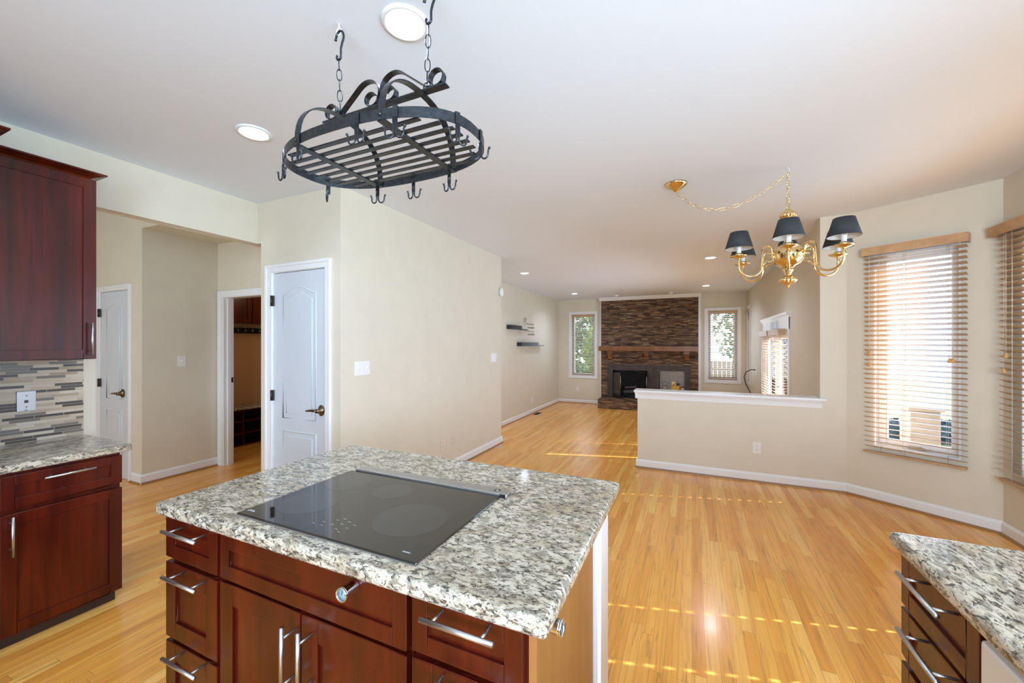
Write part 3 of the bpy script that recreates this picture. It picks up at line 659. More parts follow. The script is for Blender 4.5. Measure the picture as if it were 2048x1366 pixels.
timer(frame((-0.300, 0), (0, 1), (1, 0)), 0.825, 0.815, 'round chrome timer stuck on the side panel of the island')

# ------------------------------------------------------------------ left kitchen run
ZC = 0.862
slab_top('countertop', XL + 0.001, 0.64, -2.905, 1.166, ZC - 0.040, ZC, 'granite_side', 'granite worktop below the mosaic backsplash', 0.012)
F_lb = frame((-2.915, 0), (0, 1), (1, 0))
r = thing('base_cabinet', (-3.2, 0.9, 0), 'dark cherry base cabinet with one drawer and one door under the mosaic', 'cabinet')
MB().fbox(F_lb, 0.66, 1.122, -0.594, -0.021, 0.062, ZC - 0.041).build('body', 'cherry', r)
MB().fbox(F_lb, 0.66, 1.104, -0.590, -0.028, 0, 0.060).build('toe_kick', 'toe_dark', r)
d = shaker(F_lb, 0.692, 1.124, 0.652, 0.806, -0.020, 'drawer', 'cherry', r, 0.045); pull(F_lb, (0.822, 0.772), (1.006, 0.772), 0.0, d)
d = shaker(F_lb, 0.692, 1.124, 0.058, 0.626, -0.020, 'door', 'cherry', r, 0.052); pull(F_lb, (0.722, 0.620), (0.722, 0.434), 0.0, d)
F_lu = frame((-3.20, 0), (0, 1), (1, 0))
r = thing('wall_cabinet', (-3.35, 0.9, 1.34), 'tall dark cherry wall cabinet with crown above the mosaic backsplash', 'cabinet')
MB().fbox(F_lu, 0.65, 1.118, -0.309, -0.021, 1.34, 2.395).build('body', 'cherry', r)
d = shaker(F_lu, 0.655, 1.118, 1.342, 2.390, -0.020, 'door', 'cherry', r, 0.054); pull(F_lu, (1.089, 1.552), (1.089, 1.364), 0.0, d, inset=0.14)
def crown(F, u1, z, parent, u0=0.2, mat='cherry', k=1.0, back=-0.3):
    pr = [(-0.02, z), (0.004, z), (0.012 * k, z + 0.008), (0.048 * k, z + 0.024), (0.060 * k, z + 0.026), (0.060 * k, z + 0.034), (-0.02, z + 0.034)]
    q = MB(); vs = []; n = len(pr)
    for d, zz in pr: vs.append(F(u0, d, zz))
    for d, zz in pr: vs.append(F(u1 + max(d, 0), d, zz))
    for d, zz in pr: vs.append(F(u1 + max(d, 0), back, zz))
    fs = []
    for s in (0, 1):
        for i in range(n): fs.append((s * n + i, s * n + (i + 1) % n, (s + 1) * n + (i + 1) % n, (s + 1) * n + i))
    q.add(vs, fs); q.box(*F(u0, back, z + 0.028), *F(u1 + 0.02, -0.0, z + 0.033))
    return q.build('crown', mat, parent)
crown(F_lu, 1.086, 2.388, r, u0=0.64)
F_tall = frame((-2.86, 0), (0, 1), (1, 0))
r = thing('tall_cabinet', (-3.2, 0.3, 0), 'deeper cherry cabinet in the upper corner, only its crown tip showing', 'cabinet')
MB().fbox(F_tall, -0.30, 0.615, -0.645, 0.0, 0.0, 2.372).build('body', 'cherry', r)
crown(F_tall, 0.632, 2.368, r, u0=-0.3, k=1.05, back=-0.26)
bs = MB().box(XL, 0.64, ZC, XL + 0.009, 1.163, 1.345).build('backsplash', 'mosaic_tile', None, loc=(XL, 0.7, ZC)); tag(bs, 'linear mosaic backsplash of tan stone and dark glass strips', 'backsplash')
F_bs = frame((XL + 0.009, 0), (0, 1), (1, 0))
def wallplate(name, F, u, z, label, cat, w=0.072, h=0.118, mat='white_plastic', kind='switch', n=1, group=None):
    r = thing(name, F(u, 0, z), label, cat, group)
    MB().fbox(F, u - w / 2, u + w / 2, 0, 0.006, z - h / 2, z + h / 2).build('plate', mat, r, bevel=0.002)
    for i in range(n):
        uu = u + (i - (n - 1) / 2) * 0.046
        if kind == 'switch':
            MB().hexa([F(uu - 0.005, 0.006, z - 0.010), F(uu + 0.005, 0.006, z - 0.010), F(uu + 0.004, 0.020, z + 0.002), F(uu - 0.004, 0.020, z + 0.002), F(uu - 0.005, 0.006, z + 0.012), F(uu + 0.005, 0.006, z + 0.012), F(uu + 0.004, 0.020, z + 0.010), F(uu - 0.004, 0.020, z + 0.010)]).build('toggle', 'dark_slot' if mat == 'wall_paint' else mat, r)
        elif kind == 'rocker':
            MB().fbox(F, uu - 0.017, uu + 0.017, 0.006, 0.010, z - 0.034, z + 0.034).build('rocker', mat, r, bevel=0.002)
        elif kind == 'outlet':
            for s in (-1, 1):
                f = MB().fbox(F, uu - 0.016, uu + 0.016, 0.006, 0.009, z + s * 0.020 - 0.014, z + s * 0.020 + 0.014).build('receptacle', mat, r, bevel=0.002)
                q = MB(); q.fbox(F, uu - 0.008, uu - 0.005, 0.009, 0.0095, z + s * 0.020 - 0.004, z + s * 0.020 + 0.006); q.fbox(F, uu + 0.005, uu + 0.008, 0.009, 0.0095, z + s * 0.020 - 0.004, z + s * 0.020 + 0.006); q.build('slot', 'dark_slot', f)
        elif kind == 'jack':
            MB().fbox(F, uu - 0.008, uu + 0.006, 0.006, 0.010, z - 0.009, z + 0.007).build('jack', 'dark_slot', r)
            for s in (-1, 1): MB().fbox(F, uu - 0.003, uu + 0.003, 0.006, 0.008, z + s * 0.032 - 0.003, z + s * 0.032 + 0.003).build('screw', 'dark_slot', r)
            MB().lathe([(0.006, 0.006), (0.006, 0.012)], F(uu, 0, z - 0.052), 12, 'x').build('button', 'white_plastic', r)
    return r
wallplate('jack_plate', F_bs, 0.926, 1.098, 'brushed steel telephone plate on the mosaic backsplash', 'wall plate', 0.074, 0.116, 'brushed_plate', 'jack')
wallplate('light_switch', F_hallw, 2.465, 1.24, 'single light switch on the hallway wall past the opening', 'light switch', 0.075, 0.115, 'white_plastic', 'switch')
wallplate('light_switch', F_long, 2.500, 1.226, 'triple light switch on the long wall beside the pantry door', 'light switch', 0.165, 0.118, 'white_plastic', 'switch', 3)
wallplate('light_switch', F_long, 4.900, 1.240, 'white rocker switch near the far corner of the long wall', 'light switch', 0.16, 0.120, 'white_trim', 'rocker', 2)
wallplate('outlet', F_long, 3.669, 0.315, 'ivory outlet low on the long wall behind the island', 'outlet', 0.072, 0.118, 'ivory_plastic', 'outlet')
wallplate('outlet', F_long, 3.881, 0.310, 'beige outlet low on the long wall nearer the living room', 'outlet', 0.072, 0.118, 'wall_paint', 'outlet')
wallplate('outlet', F_half, 0.612, 0.352, 'white outlet on the half wall', 'outlet', 0.075, 0.120, 'white_plastic', 'outlet')
wallplate('outlet', F_liv, 8.85, 0.09, 'white outlet on the living room wall below the floating shelves', 'outlet', 0.075, 0.12, 'white_trim', 'outlet')
wallplate('outlet', F_fire, -2.93, 0.155, 'outlet under the window with green trees', 'outlet', 0.075, 0.118, 'white_plastic', 'outlet')
s = MB(); s.lathe([(0.010, 0), (0.036, 0.004), (0.040, 0.03), (0.034, 0.05), (0.0, 0.058)], (XLW, 5.105, 2.165), 16, 'x')
for i in range(len(s.v)):
    p = s.v[i]; s.v[i] = (p[0], p[1], 2.165 + (p[2] - 2.165) * 1.7)
tag(s.build('motion_sensor', 'white_plastic', None, loc=(XLW, 5.105, 2.165)), 'small white motion sensor high on the far corner of the long wall', 'sensor')

# ------------------------------------------------------------------ right counter run
slab_top('countertop', 0.527, -1.2, 1.25, 1.528, 0.840, 0.880, 'granite_side', 'granite worktop with the pointed corner nearest the camera', 0.014)
F_rc = frame((0.552, 0), (0, 1), (-1, 0))
r = thing('drawer_cabinet', (0.85, 1.34, 0), 'cherry drawer stack under the worktop corner by the bright oak floor', 'cabinet')
MB().fbox(F_rc, 1.160, 1.505, -0.60, -0.021, 0.09, 0.838).build('body', 'cherry', r); MB().fbox(F_rc, 1.160, 1.500, -0.60, -0.08, 0, 0.088).build('toe_kick', 'toe_dark', r)
for z0, z1, zh in ((0.684, 0.824, 0.812), (0.536, 0.672, 0.661), (0.322, 0.516, 0.505), (0.110, 0.308, 0.297)):
    d = shaker(F_rc, 1.168, 1.512, z0, z1, -0.020, 'drawer', 'cherry', r, 0.045)
    pull(F_rc, (1.215, zh), (1.405, zh), 0.0, d, so=0.047)
r = thing('dishwasher', (0.85, 0.85, 0), 'cream white dishwasher next to the cherry drawers', 'dishwasher')
MB().fbox(F_rc, 0.56, 1.146, -0.58, -0.02, 0.10, 0.834).build('body', 'appliance_white', r); MB().fbox(F_rc, 0.56, 1.146, -0.02, 0.004, 0.12, 0.70).build('door', 'appliance_white', r, bevel=0.006)
MB().fbox(F_rc, 0.56, 1.146, -0.02, 0.012, 0.705, 0.824).build('control_panel', 'appliance_white', r, bevel=0.010); MB().fbox(F_rc, 0.58, 1.13, -0.5, -0.06, 0, 0.098).build('toe_kick', 'toe_dark', r)
r = thing('base_cabinet', (0.85, -0.3, 0), 'cherry base cabinet hidden below the worktop beside the camera', 'cabinet')
MB().fbox(F_rc, -1.18, 0.545, -0.60, -0.0, 0.0, 0.838).build('body', 'cherry', r)

# ------------------------------------------------------------------ recessed ceiling lights
def downlight(x, y, label, ro=0.092, ri=0.066, power=55):
    r = thing('recessed_light', (x, y, C), label, 'ceiling light', 'recessed ceiling lights')
    MB().lathe([(ri, -0.0005), (ri, -0.006), (ri + 0.006, -0.010), (ro - 0.006, -0.007), (ro, -0.0005)], (x, y, C), 40, close=True).build('trim_ring', 'white_trim', r)
    MB().lathe([(ri, -0.0008), (ri, -0.0045)], (x, y, C), 36).build('diffuser', 'lamp_glow', r)
    lamp('downlight_beam', 'SPOT', (0, 0, -0.02), power, (0.80, 0.96, 1.20), parent=r, spot=True)
    return r
downlight(-1.010, 1.226, 'largest recessed light, nearest the camera above the pot rack', 0.092, 0.071, 26)
downlight(-2.342, 1.495, 'recessed light in front of the dark wall cabinet', 0.095, 0.072, 26)
downlight(-2.673, 6.424, 'recessed living room light over the floating shelves')
downlight(-2.64, 9.555, 'recessed living room light near the window with green trees')
downlight(0.244, 6.375, 'recessed living room light just past the chandelier')
downlight(0.274, 9.40, 'recessed living room light near the window right of the chimney')
for x, lab in ((-1.74, 'eyeball ceiling spotlight over the left half of the stone chimney'), (-0.46, 'eyeball ceiling spotlight over the right half of the stone chimney')):
    r = thing('eyeball_light', (x, 10.25, C), lab, 'ceiling light', 'eyeball spotlights')
    MB().lathe([(0.05, -0.001), (0.055, -0.010), (0.095, -0.008), (0.098, -0.001)], (x, 10.25, C), 28, close=True).build('trim_ring', 'white_trim', r)
    MB().ball((x, 10.26, C - 0.012), 0.052, 10, (1, 1, 0.8)).build('eyeball', 'white_trim', r)

# ------------------------------------------------------------------ pot rack
PC = Vector((-1.03, 1.118)); RA, RB, PZ0, PZ1 = 0.395, 0.215, 2.100, 2.132
def rim(t, da=0.0):
    c, s = math.cos(t), math.sin(t); e = 2 / 2.5
    return Vector((PC.x + (RA + da) * math.copysign(abs(c) ** e, c), PC.y + (RB + da) * math.copysign(abs(s) ** e, s), 0))
pr_ = thing('pot_rack', (PC.x, PC.y, PZ0), 'black wrought iron oval pot rack hanging on two chains over the island', 'pot rack')
b = MB(); n = 72; vs = []
for i in range(n):
    t = 2 * math.pi * i / n; o = rim(t); inn = rim(t, -0.003)
    vs += [(o.x, o.y, PZ0), (o.x, o.y, PZ1), (inn.x, inn.y, PZ1), (inn.x, inn.y, PZ0)]
fs = []
for i in range(n):
    j = (i + 1) % n
    for k in range(4): fs.append((4 * i + k, 4 * i + (k + 1) % 4, 4 * j + (k + 1) % 4, 4 * j + k))
b.add(vs, fs, False); b.build('rim_band', 'black_iron', pr_)
def ry(x):   # half depth of the rim at x
    q = max(0.0, 1 - (abs(x - PC.x) / RA) ** 2.5); return RB * q ** (1 / 2.5)
for x0 in (-1.215, -0.848):
    h = ry(x0) - 0.002
    MB().box(x0 - 0.013, PC.y - h, PZ0 - 0.002, x0 + 0.013, PC.y + h, PZ0 + 0.003).build('cross_bar', 'black_iron', pr_)
for k in range(8):
    y = PC.y - 0.150 + k * 0.0429; q = max(0, 1 - (abs(y - PC.y) / RB) ** 2.5) ** (1 / 2.5); h = min(RA * q - 0.035, 0.355)
    MB().box(PC.x - h, y - 0.009, PZ0 + 0.003, PC.x + h, y + 0.009, PZ0 + 0.007).build('grid_slat', 'black_iron', pr_)
BZ = 2.295
for x0 in (-1.215, -0.848):
    pts = []; h = ry(x0) - 0.005
    for i in range(25):
        t = math.pi * i / 24; pts.append((x0, PC.y - h * math.copysign(abs(math.cos(t)) ** 0.85, math.cos(t)), PZ0 + 0.012 + (BZ - PZ0 - 0.016) * math.sin(t) ** 0.8))
    a = MB().ribbon(pts, (0.024, 0, 0), 0.004).build('arch', 'black_iron', pr_)
    for sgn in (-1, 1): MB().ball((x0, PC.y + sgn * (ry(x0) + 0.001), PZ0 + 0.016), 0.006, 6).build('rivet', 'black_iron', a)
MB().box(-1.315, PC.y - 0.014, BZ - 0.002, -0.745, PC.y + 0.014, BZ + 0.003).build('top_beam', 'black_iron', pr_)
MB().lathe([(0.007, 0), (0.007, -0.0015)], (-1.020, PC.y, BZ - 0.0022), 14).build('badge', 'tassel_wood', pr_)
def scroll(s):
    """S scroll on the beam: outer curl, diagonal rise, crest, inner curl"""
    X = lambda u: PC.x + s * u
    p = []
    for i in range(13):                                   # outer curl above the beam end
        t = R(200) - R(290) * i / 12; p.append((X(0.245 + 0.028 * math.cos(t)), BZ + 0.034 + 0.028 * math.sin(t)))
    p += [(X(0.232), BZ + 0.006), (X(0.205), BZ + 0.012)]
    for i in range(1, 7): p.append((X(0.205 - 0.105 * i / 6), BZ + 0.012 + 0.080 * i / 6))
    for i in range(1, 15):                                # crest and descent
        t = R(52) + R(158) * i / 14; p.append((X(0.062 + 0.058 * math.cos(t)), BZ + 0.052 + 0.052 * math.sin(t)))
    for i in range(1, 17):                                # inner curl
        t = R(180) + R(330) * i / 16; r = 0.030 - 0.010 * i / 16; p.append((X(0.042 + r * math.cos(t) * 1.15), BZ + 0.034 + r * math.sin(t)))
    return [(x, PC.y, z) for x, z in p]
for s in (-1, 1): MB().ribbon(scroll(s), (0, 0.022, 0), 0.003).build('scroll', 'black_iron', pr_)
def link(m, c, d, L=0.040, w=0.011, r=0.0022, twist=0):
    d = Vector(d).normalized(); a = d.cross(Vector((0.31, 0.95, 0.02))).normalized(); a = Matrix.Rotation(twist, 3, d) @ a
    pts = []
    for i in range(16):
        t = 2 * math.pi * i / 16; pts.append(Vector(c) + d * (L / 2) * math.sin(t) + a * w * math.copysign(abs(math.cos(t)) ** 0.8, math.cos(t)))
    m.tube(pts, r, 6, closed=True)
def chain(p0, p1, parent, name='chain', mat='black_iron', L=0.040, r=0.0022, w=0.011):
    p0, p1 = Vector(p0), Vector(p1); d = p1 - p0; n = max(1, round(d.length / (L - 2.4 * r))); q = MB(); st = d / n
    for i in range(n): link(q, p0 + st * (i + 0.5), d, st.length + 2.2 * r, w, r, (i % 2) * math.pi / 2 + 0.5)
    return q.build(name, mat, parent)
for sx, xt in ((-1, -1.244), (1, -0.824)):
    xb = PC.x + sx * 0.203; top = Vector((xt, PC.y, C - 0.034))
    hk = []
    for i in range(15):                                   # hook over the ceiling eye
        t = R(190) - R(215) * i / 14; hk.append((xt + 0.017 + 0.020 * math.cos(t) if False else xt + 0.020 * math.cos(t) + 0.008, PC.y, C - 0.062 + 0.026 * math.sin(t)))
    hk = [(hk[0][0] - 0.006, PC.y, hk[0][2] + 0.004)] + hk
    hk += [(xt + 0.020, PC.y, C - 0.085), (xt + 0.014, PC.y, C - 0.105), (xt + 0.014, PC.y, C - 0.130)]
    for i in range(11):
        t = R(0) - R(230) * i / 10; hk.append((xt + 0.003 + 0.011 * math.cos(t), PC.y, C - 0.134 + 0.011 * math.sin(t)))
    MB().tube(hk, 0.0042, 8).build('swivel_hook', 'black_iron', pr_)
    chain((xt + 0.003, PC.y, C - 0.143), (xb, PC.y, BZ + 0.028), pr_, r=0.0019, w=0.009, L=0.043)
    q = MB(); link(q, (xb, PC.y, BZ + 0.017), (0, 0, 1), 0.032, 0.014, 0.0022, 0.3); q.build('ring', 'black_iron', pr_)
    e = MB(); e.tube([(xt + 0.012 * math.cos(t), PC.y + 0.003, C - 0.034 + 0.013 * math.sin(t)) for t in [R(100) + R(320) * i / 14 for i in range(15)]] , 0.0030, 8); e.tube([(xt, PC.y + 0.003, C), (xt, PC.y + 0.003, C - 0.022)], 0.0030, 8)
    tag(e.build('screw_eye', 'white_trim', None, loc=(xt, PC.y, C)), 'white screw eye in the ceiling holding the %s pot rack chain' % ('shorter looking' if sx < 0 else 'cut off'), 'ceiling hook')
def pot_hook(t, label, swing=None):
    p = rim(t, 0.0); e = 1e-3; tg = (rim(t + e) - rim(t - e)).normalized(); nn = Vector((tg.y, -tg.x, 0)).normalized()
    if nn.dot(Vector((p.x - PC.x, p.y - PC.y, 0))) < 0: nn = -nn
    r = thing('pot_hook', (p.x, p.y, PZ1), label, 'pot hook', 'double hooks on the pot rack')
    Q = lambda a, d, z: p + tg * a + nn * d + Vector((0, 0, z))
    b = MB()
    for d0, d1, z0, z1 in ((0.0014, 0.0040, PZ0 - 0.034, PZ1 + 0.0035), (-0.0045, 0.0014, PZ1 + 0.0006, PZ1 + 0.0035), (-0.0072, -0.0045, PZ1 - 0.010, PZ1 + 0.0035)):
        b.hexa([Q(-0.008, d0, z0), Q(0.008, d0, z0), Q(0.008, d1, z0), Q(-0.008, d1, z0), Q(-0.008, d0, z1), Q(0.008, d0, z1), Q(0.008, d1, z1), Q(-0.008, d1, z1)])
    b.build('strap', 'black_iron', r)
    if swing is not None: tg = Vector((*swing, 0)).normalized(); nn = Vector((tg.y, -tg.x, 0)) * (1 if Vector((tg.y, -tg.x, 0)).dot(nn) > 0 else -1)
    for s in (-1, 1):
        pts = [Q(s * 0.004, 0.003, PZ0 + (0.002 if swing is None else -0.006)), Q(s * 0.004, 0.003, PZ0 - 0.042)]
        for i in range(11):
            a = math.pi + math.pi * 1.02 * i / 10; pts.append(Q(s * (0.0165 + 0.0125 * math.cos(a)), 0.003 + 0.004 * i / 10, PZ0 - 0.046 + 0.016 * math.sin(a)))
        pts.append(Q(s * 0.030, 0.007, PZ0 - 0.036)); pts.append(Q(s * 0.033, 0.007, PZ0 - 0.031))
        h = MB().tube(pts, 0.0030, 8); h.ball(tuple(Q(s * 0.033, 0.007, PZ0 - 0.030)), 0.0044, 6); h.build('hook', 'black_iron', r)
def t_at(x, y):
    best = min(range(720), key=lambda i: (rim(2 * math.pi * i / 720) - Vector((x, y, 0))).length); return 2 * math.pi * best / 720
for x, y, lab, *sw in ((-1.195, 0.93, 'near rim beside the left arch foot'), (-0.93, 0.915, 'near rim just left of the right arch foot'), (-0.80, 0.93, 'near rim just right of the right arch foot'), (-0.668, 1.04, 'near rim where it starts to curve to the right'),
                  (-1.375, 0.99, 'leftmost curve of the rim', (1, -0.25)), (-0.638, 1.15, 'rightmost tip of the rim', (1, 0.15)), (-1.385, 1.20, 'far rim at its left curve, seen edge on', (-0.75, 0.62)), (-1.235, 1.325, 'far rim below the left cross bar'), (-1.055, 1.33, 'far rim midway between the cross bars'), (-0.875, 1.325, 'far rim below the right cross bar')):
    pot_hook(t_at(x, y), 'black double pot hook on the ' + lab, *sw)

# ------------------------------------------------------------------ chandelier
HX, HY = 0.613, 3.326
ch = thing('chandelier', (HX, HY, C), 'polished brass six arm chandelier with black candle shades', 'chandelier')
MB().lathe([(0.0, -0.060), (0.012, -0.060), (0.022, -0.050), (0.072, -0.018), (0.080, -0.010), (0.082, 0.0)], (-0.112, 3.331, C), 32).build('canopy', 'brass', ch)
MB().tube([(HX, HY, C), (HX, HY, C - 0.015), (HX + 0.009, HY, C - 0.024), (HX + 0.004, HY, C - 0.038), (HX - 0.007, HY, C - 0.034)], 0.0026, 8).build('swag_hook', 'white_trim', ch)
q = MB(); P0 = Vector((-0.112, 3.331, C - 0.066)); P1 = Vector((HX, HY, C - 0.05)); prev = None; L = 0; sag = []
for i in range(101):
    u = i / 100; p = P0.lerp(P1, u); p.z -= 0.29 * (4 * u * (1 - u)) * (1.25 - 0.5 * u) ** 1.0 * 0.62; sag.append(p)
acc = 0; step = 0.040; last = sag[0]; idx = 0
for p in sag[1:]:
    if (p - last).length >= step:
        link(q, (p + last) / 2, p - last, (p - last).length + 0.008, 0.0100, 0.0020, (idx % 2) * math.pi / 2 + 0.2); last = p; idx += 1
link(q, (P1 + last) / 2, P1 - last, (P1 - last).length + 0.010, 0.008, 0.0021, 0.9)
q.build('swag_chain', 'brass', ch)
chain((HX, HY, C - 0.04), (HX, HY, 2.435), ch, 'drop_chain', 'brass', 0.042, 0.0021, 0.0105)
q = MB(); link(q, (HX, HY, 2.405), (0, 0, 1), 0.066, 0.011, 0.0035, 0.9); q.build('hanging_loop', 'brass', ch)
MB().lathe([(0.004, 2.375), (0.010, 2.372), (0.018, 2.366), (0.040, 2.345), (0.050, 2.328), (0.044, 2.316), (0.030, 2.310), (0.014, 2.306)][::-1], (HX, HY, 0), 112, flute=14, amp=0.085).build('top_melon', 'brass', ch)
MB().lathe([(0.016, 2.120), (0.030, 2.135), (0.020, 2.155), (0.013, 2.180), (0.013, 2.230), (0.020, 2.245), (0.014, 2.262), (0.018, 2.285), (0.026, 2.300), (0.016, 2.308)], (HX, HY, 0), 28).build('stem', 'brass', ch)
MB().lathe([(0.022, 1.945), (0.030, 1.960), (0.045, 1.972), (0.075, 1.990), (0.092, 2.020), (0.097, 2.045), (0.099, 2.058), (0.094, 2.075), (0.078, 2.100), (0.050, 2.120), (0.020, 2.130)], (HX, HY, 0), 40).build('bowl', 'brass', ch)
MB().lathe([(0.012, 1.890), (0.016, 1.905), (0.022, 1.925), (0.038, 1.950), (0.030, 1.960)], (HX, HY, 0), 28).build('neck', 'brass', ch)
MB().lathe([(0.003, 1.820), (0.009, 1.826), (0.009, 1.836), (0.016, 1.842), (0.034, 1.852), (0.052, 1.872), (0.050, 1.882), (0.030, 1.896), (0.016, 1.912)], (HX, HY, 0), 112, flute=14, amp=0.085).build('bottom_melon', 'brass', ch)
for k in range(6):
    a = R(20 + 60 * k); ca, sa = math.cos(a), math.sin(a); RR = 0.330
    P = lambda r, z, t=0.0: (HX + ca * r - sa * t, HY + sa * r + ca * t, z)
    pts = [P(0.088, 2.050)]
    for i in range(11):
        t = R(195) - R(195) * i / 10; pts.append(P(0.138 + 0.032 * math.cos(t), 2.078 + 0.036 * math.sin(t)))
    pts += [P(0.172, 2.04), P(0.176, 2.00)]
    for i in range(13):
        t = R(180) + R(172) * i / 12; pts.append(P(0.253 + 0.077 * math.cos(t), 1.975 + 0.070 * math.sin(t)))
    pts += [P(RR, 2.005), P(RR, 2.030)]
    arm = MB().tube(pts, 0.0078, 10); ar = arm.build('arm', 'brass', ch)
    lf = []
    for i in range(12):
        t = R(60) + R(250) * i / 11; lf.append(P(0.128 + 0.030 * math.cos(t), 2.035 + 0.030 * math.sin(t)))
    lf += [P(0.150, 2.000), P(0.163, 1.992), P(0.168, 1.975)]
    MB().tube(lf, [0.004] * 12 + [0.005, 0.004, 0.002], 8).build('leaf_scroll', 'brass', ar)
    c = P(RR, 0)
    MB().lathe([(0.008, 2.026), (0.020, 2.032), (0.050, 2.044), (0.056, 2.050), (0.048, 2.049), (0.022, 2.042), (0.020, 2.056), (0.024, 2.066), (0.012, 2.067)], c, 24).build('drip_pan', 'brass', ar)
    MB().lathe([(0.013, 2.066), (0.014, 2.070), (0.015, 2.105), (0.019, 2.118), (0.012, 2.122)], c, 20).build('candle_sleeve', 'candle_white', ar)
    MB().lathe([(0.008, 2.120), (0.012, 2.132), (0.014, 2.150), (0.008, 2.175), (0.001, 2.190)], c, 16).build('bulb', 'shade_lining', ar)
    sh = MB().lathe([(0.088, 2.100), (0.056, 2.215), (0.0545, 2.215), (0.0865, 2.100)], c, 36, close=True).build('shade', 'shade_black', ch)
    MB().lathe([(0.0862, 2.1005), (0.0542, 2.2145), (0.0536, 2.2145), (0.0856, 2.1005)], c, 36, close=True).build('shade_lining', 'shade_lining', sh)
    q = MB()
    for j in range(3):
        b_ = R(120 * j) + a; q.tube([(c[0], c[1], 2.150), (c[0] + 0.056 * math.cos(b_), c[1] + 0.056 * math.sin(b_), 2.205)], 0.0012, 5)
    q.build('shade_clip', 'brass', sh)

# ------------------------------------------------------------------ fireplace wall
YST = 10.80; F_st = frame((0, YST), (1, 0), (0, -1))
fp = thing('fireplace', (-1.05, YST, ZL), 'stacked brown ledger stone fireplace filling the far wall', 'fireplace')
wall_mesh(F_st, -2.242, 0.147, 0.0, 2.585, YF - YST - 0.001, [(-1.93, -1.046, 0.0, 0.73), (-0.755, -0.165, 0.2, 0.735)]).build('chimney_breast', 'ledger_stone', fp)
MB().box(-2.226, 10.30, ZL, 0.16, YF - 0.001, -0.008).build('hearth', 'ledger_stone', fp)
pr = [(0.0, 2.585), (0.018, 2.588), (0.030, 2.61), (0.060, 2.645), (0.066, 2.670), (0, 2.670)]
MB().prism([F_st(-2.29, d, z) for d, z in pr], (2.50, 0, 0)).build('crown', 'white_trim', fp)
q = MB(); q.box(0.147, YST + 0.02, ZL, 0.20, YF - 0.001, 2.64); q.build('edge_trim', 'white_trim', fp); MB().box(-2.275, YST + 0.03, ZL, -2.242, YF - 0.001, 2.64).build('edge_trim', 'white_trim', fp)
q = MB()
for (a, c, z0, z1) in ((-2.064, -1.93, 0.0, 0.873), (-1.046, -0.755, 0.0, 0.873), (-0.165, -0.031, 0.0, 0.873), (-1.93, -1.046, 0.73, 0.873), (-0.755, -0.165, 0.735, 0.873), (-0.755, -0.165, 0.0, 0.2)): q.fbox(F_st, a, c, 0.0, 0.018, z0, z1)
q.build('slate_surround', 'slate', fp)
def niche(a, c, z0, z1, dep, mat, name):
    q = MB(); F = F_st; t = 0.02; dd = 0.019
    q.fbox(F, a - t, c + t, -dep - t, -dep, z0 - t, z1 + t); q.fbox(F, a - t, a, -dep, -0.0, z0 - t, z1 + t); q.fbox(F, c, c + t, -dep, -0.0, z0 - t, z1 + t); q.fbox(F, a, c, -dep, -0.0, z0 - t, z0); q.fbox(F, a, c, -dep, -0.0, z1, z1 + t)
    return q.build(name, mat, fp)
niche(-1.93, -1.046, 0.0, 0.73, 0.5, 'sooty_brick', 'firebox'); niche(-0.755, -0.165, 0.2, 0.735, 0.28, 'white_brick', 'log_niche')
# black arched screen frame with folded doors
fr_ = MB(); o = arch(F_st, 0.020, -1.925, -1.05, 0.005, 0.66, 0.725, 20); fr_.tube(o, 0.014, 6, closed=True)
fs_ = fr_.build('screen_frame', 'black_metal', fp)
for u0, u1, g in ((-1.91, -1.72, 0.045), (-1.10, -1.06, 0.10)):
    q = MB(); q.hexa([F_st(u0, 0.0, 0.01), F_st(u1, g, 0.01), F_st(u1, g + 0.01, 0.01), F_st(u0, 0.01, 0.01), F_st(u0, 0.0, 0.66), F_st(u1, g, 0.66), F_st(u1, g + 0.01, 0.66), F_st(u0, 0.01, 0.66)]); q.build('glass_leaf', 'black_glass', fs_)
    MB().tube([F_st(u1, g + 0.015, 0.25), F_st(u1, g + 0.015, 0.58)], 0.010, 8).build('leaf_edge', 'brushed_plate', fs_)
gr = MB()
for k in range(6): gr.box(-1.72 + k * 0.09, 10.95, 0.06, -1.705 + k * 0.09, 11.15, 0.075)
for k in (0, 5): gr.box(-1.72 + k * 0.09, 10.96, 0.004, -1.705 + k * 0.09, 10.98, 0.14)
gr.box(-1.74, 11.141, 0.004, -1.24, 11.155, 0.07)
go = gr.build('fire_grate', 'black_metal', None, loc=(-1.48, 11.05, 0)); tag(go, 'black iron grate inside the dark firebox', 'grate')
for i, (x0, x1, y, z, rr, dz, lab) in enumerate(((-1.685, -1.30, 11.01, 0.136, 0.040, 0.01, 'front ash grey log on the fire grate'), (-1.67, -1.31, 11.115, 0.140, 0.044, 0.0, 'rear ash grey log on the fire grate'), (-1.66, -1.34, 11.06, 0.242, 0.034, 0.04, 'tilted ash grey log lying across the other two'))):
    rg = random.Random(i); q = MB(); q.tube([(x0 + (x1 - x0) * t / 8, y + rg.uniform(-.006, .006), z + dz * t / 8 + rg.uniform(-.005, .005)) for t in range(9)], [rr * rg.uniform(.88, 1.1) for _ in range(9)], 12)
    tag(q.build('log', 'ash_log', None, loc=((x0 + x1) / 2, y, z)), lab, 'log', 'logs in the fireplace')
mt = thing('mantel', (-1.07, 10.6, 1.236), 'chunky brown wooden mantel shelf on three corbels', 'mantel shelf')
MB().box(-2.272, YST - 0.215, 1.240, 0.135, YST - 0.001, 1.366).build('beam', 'mantel_wood', mt, bevel=0.006)
